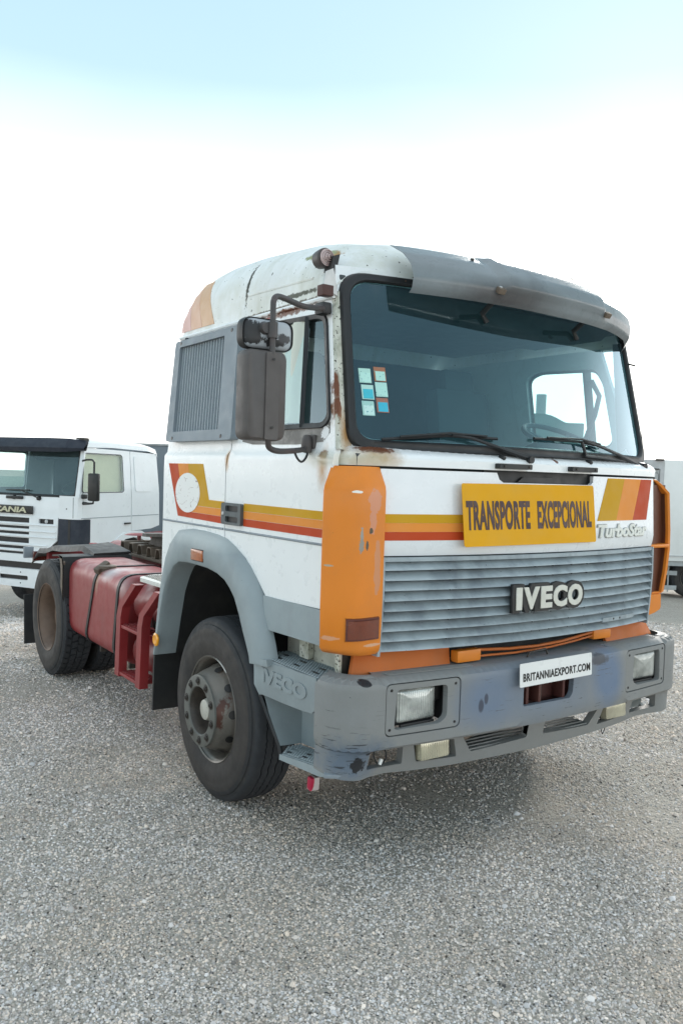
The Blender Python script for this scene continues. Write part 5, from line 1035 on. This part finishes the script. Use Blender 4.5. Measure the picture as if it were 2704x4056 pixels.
# rear mudguards: torn black rubber arches
def mud(sx, x0, x1, a0, a1, r, mat, nm, wob, cy=4.604, parent=None, lip=.05):
    rows = []
    for k, a in enumerate(np.linspace(a0, a1, 22)):
        w_ = wob*math.sin(k*1.3)+wob*.6*math.sin(k*2.9); rr_ = r+w_
        c = (cy+rr_*math.cos(a)*1.0, AZ+rr_*math.sin(a))
        rows.append([(sx*x0, cy+(rr_-lip)*math.cos(a), AZ+(rr_-lip)*math.sin(a)), (sx*x0, c[0], c[1]), (sx*x1, c[0], c[1]), (sx*x1, cy+(rr_-.012)*math.cos(a), AZ+(rr_-.012)*math.sin(a)), (sx*(x0-.012), cy+(rr_-.012)*math.cos(a), AZ+(rr_-.012)*math.sin(a))])
    return MB().loft(rows, closed=True, cap=True).build(nm, mat, parent or T, ang=40)
for sx in (-1, 1):
    # front quarter: boxy black guard between tank and wheel
    m_ = MB(); q_ = [(4.50, 1.085), (4.30, 1.105), (4.18, 1.095), (4.155, 1.03), (4.150, .50), (4.17, .44)]
    q2 = [(4.50, 1.07), (4.33, 1.088), (4.21, 1.075), (4.185, 1.02), (4.175, .50), (4.19, .45)]
    m_.loft([[(sx*1.205, a, b_) for a, b_ in q_+q2[::-1]], [(sx*.60, a, b_) for a, b_ in q_+q2[::-1]]], closed=True, cap=True); m_.build('mudguard', M['black'], T, ang=40)
    m_ = MB(); m_.prism([(4.155, .46), (4.155, 1.05), (4.20, 1.095), (4.28, 1.10), (4.24, .98), (4.235, .60), (4.25, .46)], sx*1.19, sx*1.205, 'x'); m_.build('mudguard_side', M['steel_dusty'], T)
    m_ = MB(); rows = []
    for k, (y, z) in enumerate(((4.20, 1.115), (4.5, 1.150), (4.8, 1.135), (5.1, 1.085), (5.4, 1.075), (5.7, 1.03), (5.95, .99), (6.1, .93), (6.22, .86))):
        w_ = .012*math.sin(k*2.3); rows.append([(sx*.95, y, z-.05+w_), (sx*.93, y, z+w_), (sx*.60, y, z+.01-w_), (sx*.60, y, z-.01), (sx*.90, y, z-.02+w_)])
    m_.loft(rows, closed=True, cap=True); m_.build('mudguard', M['black'], T, ang=40, label='torn sagging black rubber mudguard')
    MB().box((sx*1.0, 5.42, .36), (.42, .015, .48), (R(-4), 0, 0)).build('mud_flap', M['black'], T)
    MB().box((sx*.8, 6.15, .90), (.30, .05, .10), None, .01).build('rear_lamp', M['red_lens'], T)
MB().box((0, 5.95, .9), (1.7, .08, .12)).build('rear_cross_member', M['red_frame'], T)
MB().box((-.97, 6.25, .93), (.10, .05, .12), None, .008).build('lamp_bracket', M['vent_grey'], T)
# ================================================================== the second lorry, parked across behind
S2 = thing('tractor_truck', 'plain white cab-over lorry with black sun visor, behind the red chassis at left', 'truck', (.176, 11.45, -.485), R(-57))
M['w2'] = paint('plain_white_paint', (.80, .825, .835), .35, coat=.3, grime=((.66, .66, .62), .1, 1.5), vary=.03)
M['navy'] = paint('dark_navy_plastic', (.012, .018, .032), .55, grime=((.05, .055, .07), .5, 6), bump=.15)
M['g2'] = glass('second_windscreen_glass', (.62, .80, .80), .14, (.25, .36, .38), 1.0)
M['g2s'] = glass('second_side_glass', (.90, .92, .88), .04, (.5, .5, .4), .8)
M['cream'] = paint('cream_curtain', (.60, .60, .42), .9)
def P2(name, outline, holes, mapf, backf, mat, parent=None, step=.15, **k): return sheet(name, outline, holes, mapf, backf, mat, parent or S2, step, **k)
yfr = lambda z: .0 if z < 1.72 else (z-1.72)*.16
FRm = lambda o: (lambda x, z: Vector((x, yfr(z)+.035*x*x+o-.02, z)))
P2('cab_front', [(-1.22, 1.50), (1.10, 1.50), (1.14, 1.80), (1.20, 1.84), (1.17, 2.70), (-1.17, 2.70), (-1.2, 1.8)], [rrect(-1.08, 1.10, 1.86, 2.62, .07)], FRm(0), FRm(.04), M['w2'])
ws2 = P2('windscreen', rrect(-1.08, 1.10, 1.86, 2.62, .07), [], FRm(.012), None, M['g2'])
a_, b_ = subd(rrect(-1.11, 1.13, 1.83, 2.65, .09), rrect(-1.07, 1.09, 1.87, 2.61, .07), 4)
ringloft('windscreen_seal', a_, b_, lambda x, z, o: FRm(o)(x, z), [(0, 0), (.3, -.015), (.8, -.012), (1, .01)], M['rubber'], ws2)
for sx in (-1, 1):
    pts = [(.305, 1.05), (.305, 1.48), (.13, 1.485), (.13, 1.86), (.17, 2.66), (1.40, 2.64), (1.38, 1.9), (1.40, 1.22), (1.16, 1.205), (.98, 1.12), (.88, 1.05)]
    wn = rrect(.0, 1, 0, 1, .08); wn = [(.20+((1.17 if sx > 0 else 1.36)-.20)*a+(-.10 if a < .5 else 0)*(1-b_), 1.93+.63*b_) for a, b_ in wn]
    sf2 = lambda o: (lambda y, z: Vector((sx*(1.215-.09*max(0, z-1.9)+o), y, z)))
    d2 = P2('door', pts, [wn], sf2(0), sf2(-.03), M['w2'])
    P2('side_window', wn, [], sf2(-.015), None, M['g2s'], d2)
    a_, b_ = subd([(p[0]+(.015 if p[0] > .6 else -.015), p[1]+(.015 if p[1] > 2.2 else -.015)) for p in wn], wn, 1)
    ringloft('window_seal', a_, b_, lambda y, z, o: sf2(o)(y, z), [(0, .0), (.5, .01), (1.1, -.01)], M['rubber'], d2)
    P2('rear_side_panel', [(1.415, 1.235), (1.40, 1.9), (1.415, 2.64), (2.2, 2.62), (2.25, 1.3), (2.0, 1.25)], [], sf2(0), sf2(-.03), M['w2'])
    P2('pressed_panel', rrect(1.50, 1.98, 1.93, 2.56, .06), [], sf2(.012), sf2(0), M['w2'])
    for z in (1.50, 1.06):
        MB().tube([(sx*1.217, y, z) for y in (.08, 1.38)], .006, 5).build('moulding', M['vent_grey'], S2)
    MB().tube([(sx*1.217, y, 1.50) for y in (1.42, 2.22)], .006, 5).build('moulding', M['vent_grey'], S2)
    MB().box((sx*1.235, 1.27, 1.375), (.025, .17, .03), None, .008).build('door_handle', M['ink'], S2)
    # wheel arch
    ao = [(.85, .75), (.88, 1.04), (1.0, 1.15), (1.18, 1.22), (1.45, 1.235), (1.7, 1.23), (1.9, 1.15), (2.1, .95)]; ai = [(.98, .72), (1.0, .92), (1.08, 1.03), (1.22, 1.10), (1.45, 1.12), (1.65, 1.10), (1.8, 1.03), (1.95, .9)]
    MB().loft([[(sx*1.19, y, z), (sx*1.235, y*.9+yi*.1, z*.9+zi*.1), (sx*1.235, yi, zi), (sx*1.1, yi, zi)] for (y, z), (yi, zi) in zip(ao, ai)]).build('wheel_arch', M['w2'], S2)
    MB().loft([[(sx*1.10, y, z), (sx*.6, y, z)] for y, z in ai]).build('wheel_housing', M['black'], S2)
    # mirror with its bracket
    MB().box((sx*1.47, .06, 2.02), (.19, .09, .45), None, .03).build('mirror', M['ink'], S2)
    MB().tube([(sx*1.47, .06, 2.22), (sx*1.47, .06, 2.42), (sx*1.42, .07, 2.46), (sx*1.3, .09, 2.46), (sx*1.19, .12, 2.44)], .016, 8).build('mirror_arm', M['black'], S2)
    MB().tube([(sx*1.47, .06, 1.82), (sx*1.45, .07, 1.76), (sx*1.35, .08, 1.75), (sx*1.22, .12, 1.75)], .016, 8, rs=[.014, .016, .02, .03]).build('mirror_arm', M['black'], S2)
    MB().box((sx*1.235, .12, 1.86), (.05, .10, .07), None, .01).build('mirror_mount', M['black'], S2)
# roof, visor
MB().loft([[(x, yy, z+zz) for x, z in ((-1.16, 2.66), (-1.14, 2.74), (-1.0, 2.79), (0, 2.81), (1.0, 2.79), (1.14, 2.74), (1.16, 2.66))] for yy, zz in ((.14, -.02), (.2, 0), (.9, .02), (1.9, .0), (2.18, -.04), (2.22, -.10))]).build('roof', M['w2'], S2)
rows = []
for x in list(np.linspace(-1.2, 1.02, 7))+[1.10, 1.22, 1.25]:
    e_ = max(0, abs(x)-1.0)*.8; rows.append([(x, .13, 2.79-e_*.1), (x, -.02+e_, 2.80-e_*.3), (x, -.10+e_, 2.72-e_*.2), (x, -.13+e_, 2.64), (x, -.10+e_, 2.57+e_*.2), (x, -.07+e_, 2.60), (x, .10, 2.66)])
v2 = MB().loft(rows, closed=True, cap=True).build('sun_visor', M['navy'], S2, ang=25)
MB().box((1.03, .30, 2.79), (.16, .14, .06), None, .01).build('roof_lamp', M['steel_dark'], S2)
MB().tube([(1.12, .16, 2.80), (1.14, .10, 2.88)], .004, 4).build('aerial', M['ink'], S2)
# inside
MB().box((0, 2.1, 2.0), (2.3, .03, 1.3)).build('cab_back_wall', M['interior'], S2); MB().box((0, 1.1, 1.45), (2.3, 2.0, .03)).build('cab_floor', M['interior'], S2)
MB().prism([(.02, 1.84), (.5, 1.86), (.5, 1.5), (.02, 1.5)], -1.1, 1.1, 'x').build('dashboard', M['interior_mid'], S2)
MB().loft([[(-1.1, y, 2.645), (1.1, y, 2.645)] for y in (.14, 2.05)]).build('headliner', M['interior'], S2); MB().loft([[(x, .16, 2.58), (x, .3, 2.44)] for x in (.06, 1.05)]).build('shade_band', M['ink'], S2)
MB().loft([[(1.13, y, 1.9) for y in np.linspace(.15, 1.25, 12)], [(1.09, y, 2.6) for y in np.linspace(.2, 1.25, 12)]]).build('side_curtain', M['cream'], S2)
MB().tube([Vector((.66, .6, 2.0))+Matrix.Rotation(R(28), 3, 'X') @ Vector((.23*math.cos(a), .23*math.sin(a), 0)) for a in np.linspace(0, 6.283, 31)], .015, 6).build('steering_wheel', M['interior_mid'], S2)
# front grille panel
MB().loft([[(x, y, z) for x, y in ((.83+.0, .0), (1.06, .012), (1.17, .04), (1.214, .10), (1.214, .14), (1.10, .14), (.83, .1))] for z in (1.482, 1.6, 1.80, 1.86)], closed=True, cap=True).build('corner_cover', M['w2'], S2)
MB().loft([[(1.13, .0+yfr(z), z), (1.19, .02+yfr(z), z), (1.212-.09*max(0, z-1.9), .075+yfr(z), z)] for z in (1.84, 2.2, 2.68)]).build('windscreen_pillar', M['w2'], S2)
MB().lathe([(-.002, 0), (-.002, .012)], (.98, .0, 1.65), 'Y', 10).build('cover_plug', M['ink'], S2)
MB().loft([[(x, y, z) for x, y in ((.82, .0), (1.06, .02), (1.18, .07), (1.22, .16), (1.22, .30), (1.17, .30), (.82, .1))] for z in (1.03, 1.10, 1.42, 1.475)], closed=True, cap=True).build('corner_deflector', M['navy'], S2)
P2('front_panel', [(-1.12, .73), (.62, .73), (.62, .95), (.72, 1.05), (.80, 1.12), (.82, 1.50), (-1.12, 1.50)], [rrect(.43, .73, 1.385, 1.465, .004)]+[[(-1.0, z0), (.235, z0), (.235, z1), (-1.0, z1)] for z0, z1 in ((1.385, 1.47), (1.285, 1.33), (1.19, 1.235), (1.045, 1.135), (.945, .995), (.86, .90))], lambda x, z: Vector((x, -.03+.03*x*x, z)), lambda x, z: Vector((x, .02+.03*x*x, z)), M['w2'], None, .2, smooth=False)
MB().box((0, .03, 1.15), (2.1, .03, .8)).build('grille_mesh', M['rubber'], S2)
for z in (1.36, 1.255, 1.16, 1.02, .92): MB().tube([(x, -.045+.03*x*x, z) for x in (-1.1, -.4, .2, .79 if z > 1.1 else .62)], .012, 6).build('grille_rib', M['w2'], S2)
MB().lathe([(-.03, 0), (-.028, .02), (-.01, .036)], (.57, .01, 1.425), 'Y', 16).build('round_badge', M['alu'], S2)
MB().box((-.25, -.045, 1.60), (1.14, .02, .135), None, .002).build('name_plate', M['ink'], S2)
text_mesh('name_lettering', 'SCANIA', paint('pale_gold_letters', (.55, .52, .36), .4), S2, (-.62, .20, 1.552, 1.648), lambda u, v, d: Vector((u+.03*(v-1.6), -.056-d, v)), .006, .03, .12, .95)
for x in (-.55, -.1, .42): MB().lathe([(-.05, 0), (-.045, .03), (.0, .04)], (x, -.0, 1.80), 'Y', 10).build('wiper_pivot', M['ink'], S2)
MB().box((-.08, -.03, 1.80), (.34, .05, .05), None, .01).build('wiper_bracket', M['rubber'], S2)
MB().tube([(.42, -.05, 1.81), (.15, -.03, 1.89), (.0, -.02, 1.93)], .010, 5).build('wiper_arm', M['ink'], S2); MB().tube([(-.28, -.01, 1.92), (.22, -.01, 1.93)], .012, 5).build('wiper_blade', M['ink'], S2)
P2('bumper', [(-1.2, .33), (.88, .30), (.93, .33), (.93, .52), (.50, .525), (.46, .62), (-1.2, .62)], [rrect(-.40, .25, .43, .505, .03)], lambda x, z: Vector((x, -.06+.03*x*x, z)), lambda x, z: Vector((x, .06, z)), M['w2'])
MB().box((0, .06, .6), (2.2, .1, .4)).build('bumper_backing', M['ink'], S2)
for x, z in ((.10, .56), (.10, .38), (.62, .36), (.86, .36)): MB().lathe([(-.004, 0), (-.004, .012)], (x, -.06+.03*x*x, z), 'Y', 8).build('bumper_bolt', M['ink'], S2)
pl2 = MB().box((.68, .03, .245), (.52, .015, .115), None, .002).build('number_plate', M['plate'], S2)
MB().box((.445, .018, .245), (.05, .01, .11)).build('plate_blue_band', paint('plate_blue', (.02, .12, .40), .4), S2)
text_mesh('plate_lettering', '91', M['ink'], pl2, (.49, .60, .205, .285), lambda u, v, d: Vector((u, .0215-d, v)), .002, .01)
for sx in (-1, 1):
    wh = bpy.data.objects.new('front_wheel', None); C.objects.link(wh); wh.parent = S2; wh.location = (sx*1.16, 1.47, .30)
    if sx > 0: wh.rotation_euler = (0, 0, math.pi)
    wh.rotation_euler.z += R(0); link('tyre', FT, wh); link('rim', RA, wh); link('wheel_disc', RB_, wh)
for sx in (-1, 1):
    wh = bpy.data.objects.new('steered_wheel', None)
    bpy.data.objects.remove(wh)
MB().box((0, 3.6, .85), (.8, 4.2, .25)).build('frame', M['red_frame'], S2)
for sx in (-1, 1):
    wh = bpy.data.objects.new('rear_wheel', None); C.objects.link(wh); wh.parent = S2; wh.location = (sx*1.2, 5.0, .15)
    if sx > 0: wh.rotation_euler = (0, 0, math.pi)
    link('tyre', RT, wh); link('rim', RR, wh)
# front tyre showing below the bumper at the left
S2.location.z -= .22
for o in list(S2.children): o.location.z += .22
# ================================================================== box trailer at the right edge
B = thing('box_trailer', 'white box trailer with door bars and black underframe at the right edge of the yard', 'trailer', (16.27, 10.25, -1.17), R(-36.9))
M['tw'] = paint('trailer_white', (.82, .82, .80), .4, grime=((.7, .7, .64), .3, 1.5), vary=.02); M['tg'] = paint('trailer_frame_grey', (.50, .50, .50), .5, grime=((.3, .3, .29), .5, 6)); M['ws'] = paint('weathered_galvanised', (.40, .42, .42), .5, grime=((.2, .2, .2), .5, 5))
MB().box((4.9, 1.25, 2.35), (9.8, 2.5, 2.70), None, .02).build('box_body', M['tw'], B)
MB().box((-.45, 1.25, 2.35), (.9, 2.48, 2.68), None, .01).build('door_end', M['tg'], B)
MB().box((4.9, -.012, 1.14), (9.78, .03, .03)).build('lower_rail', M['tg'], B); MB().box((4.6, .2, .93), (9.0, .3, .12)).build('chassis_rail', M['ws'], B)
for x0 in (-.36, -.13): MB().tube([(x0, -.03, 2.1), (x0, -.03, 3.45)], .008, 5).build('door_bar', M['steel_dark'], B)
MB().tube([(-.30, -.03, 2.3), (-.30, -.03, 3.30), (-.26, -.03, 3.34), (-.18, -.03, 3.34), (-.16, -.03, 3.30), (-.16, -.03, 2.35), (-.19, -.03, 2.3), (-.30, -.03, 2.3)], .007, 5).build('door_frame', M['steel_dark'], B)
MB().box((-.23, -.03, 3.44), (.16, .04, .035), None, .008).build('door_latch', M['steel_dark'], B); MB().box((-.14, -.03, 3.69), (.22, .05, .05), None, .01).build('top_latch', M['steel_dark'], B)
MB().box((-.55, -.03, 3.33), (.22, .05, .34), None, .06).build('red_marker', paint('pale_red_lens', (.45, .12, .11), .3), B)
for z in (.66, .26): MB().box((.1, .25, z), (.9, .05, .12), None, .005).build('guard_rail', M['ws'], B)
MB().box((.32, .24, .55), (.03, .03, .8)).build('guard_post', M['ws'], B)
MB().box((.5, .9, .85), (1.5, .1, .5)).build('underbody', M['black'], B)
MB().box((2.0, 1.3, .55), (4, 1.5, .6)).build('axle_group', M['black'], B)
TT = tyre_mesh('tyre', .28, Rt=.52)
for x in (.95, 2.3, 3.6):
    for y in (.35, 2.0):
        wh = bpy.data.objects.new('wheel', None); C.objects.link(wh); wh.parent = B; wh.location = (x, y-.1, .52); wh.rotation_euler = (0, 0, R(90)); link('tyre', TT, wh); link('rim', RA, wh)
# ================================================================== covered trailer behind the second lorry
B2 = thing('covered_trailer', 'grey sheeted trailer just showing behind the white lorry at left', 'trailer', (4.3, 16.2, gh(4.3, 16.2)), R(-35))
MB().box((1.2, 1.25, 2.05), (5.0, 2.5, 2.75), None, .05).build('sheeted_body', paint('blue_grey_tarpaulin', (.17, .20, .225), .6, bump=.2), B2)
MB().box((1.2, 1.25, 3.44), (5.05, 2.55, .05), None, .01).build('top_rail', M['ws'], B2)
MB().box((1.2, 1.25, .62), (4.8, 1.0, .14)).build('chassis_rail', M['ws'], B2)
for x in (0, 1.3):
    for y in (.3, 2.2):
        wh = bpy.data.objects.new('wheel', None); C.objects.link(wh); wh.parent = B2; wh.location = (x, y, .52); wh.rotation_euler = (0, 0, R(90)); link('tyre', TT, wh); link('rim', RA, wh)
# ================================================================== lorry seen through the cab windows
B3 = thing('parked_truck', 'grey-green lorry with tall exhaust stack, seen through the far window of the front cab', 'truck', (5.75, 5.85, gh(5.75, 5.85)), R(-45))
gg = paint('grey_green_paint', (.20, .26, .25), .5, grime=((.3, .32, .3), .5, 3))
rows = [[(x, y, .7) for x in (-1.1, 1.0)] for y in (0, 1)]
MB().prism(rpoly([(-1.3, .95), (1.1, .95), (1.12, 3.10), (.86, 3.10), (.62, 3.23), (-1.3, 3.25)], [0, 0, .02, .05, .12, .1], 5), 0.0, 2.3, 'y').build('cab', gg, B3, ang=50)
MB().box((-2.4, 1.2, 1.45), (2.2, 2.3, 2.1), None, .05).build('body', gg, B3)
MB().lathe([(3.0, .07), (3.52, .075), (3.52, .06)], (.50, .1, 0), 'Z', 14).build('exhaust_stack', M['ws'], B3)
MB().prism([(.25, 2.0), (2.05, 2.0), (2.0, 2.85), (.3, 2.85)], 1.115, 1.135, 'x').build('windscreen', M['ink'], B3)
MB().box((1.13, 1.15, .85), (.18, 2.35, .38), None, .04).build('bumper', gg, B3); MB().box((1.13, 1.15, 1.45), (.05, 1.5, .5), None, .02).build('grille', M['ink'], B3)
for y in (.3, 2.0): MB().box((1.215, y, .88), (.03, .3, .16), None, .02).build('headlamp', M['headlens'], B3)
MB().prism([(-.55, 2.1), (.75, 2.1), (.75, 2.85), (-.55, 2.85)], -.012, .002, 'y').build('side_window', M['ink'], B3)
MB().box((.1, -.01, 1.9), (1.5, .02, .02)).build('door_moulding', M['ws'], B3); MB().box((-1.0, 1.2, .75), (4.4, .9, .3)).build('frame', M['black'], B3)
for x in (-.3, -2.6):
    for y in (.2, 2.1):
        wh = bpy.data.objects.new('wheel', None); C.objects.link(wh); wh.parent = B3; wh.location = (x, y, .52); wh.rotation_euler = (0, 0, R(90)); link('tyre', TT, wh); link('rim', RA, wh)
# ================================================================== far hills and small weeds
m_ = MB(); rows = []
for k in range(60):
    a = R(-50+k*3.0); d_ = 260; x = d_*math.sin(a); y = d_*math.cos(a); hz = -3.0+1.2*math.sin(k*.7)+.8*math.sin(k*1.9)+.5*math.sin(k*.23)
    rows.append([(x*.8, y*.8, -12), (x*.93, y*.93, hz-2), (x, y, hz), (x*1.2, y*1.2, -14)])
m_.loft(rows).build('hills', paint('hazy_green_hills', (.20, .24, .20), .95), None, kind='structure')
m_ = MB()
for cx, cy, n_ in ((-.95, 9.35, 40), (-.6, 9.6, 25), (-1.3, 9.9, 18)):
    for k in range(n_):
        x = cx+random.gauss(0, .07); y = cy+random.gauss(0, .07); z = gh(x, y); a = random.random()*6.28; h = random.uniform(.03, .09); dx, dy = math.cos(a), math.sin(a)
        v = [m_.bm.verts.new(p_) for p_ in ((x-dy*.006, y+dx*.006, z), (x+dy*.006, y-dx*.006, z), (x+dx*h*.8, y+dy*h*.8, z+h))]; m_.bm.faces.new(v)
m_.build('weeds', paint('weed_green', (.06, .085, .03), .8), None, smooth=False, kind='stuff', label='small green weeds growing in the gravel', category='weeds')
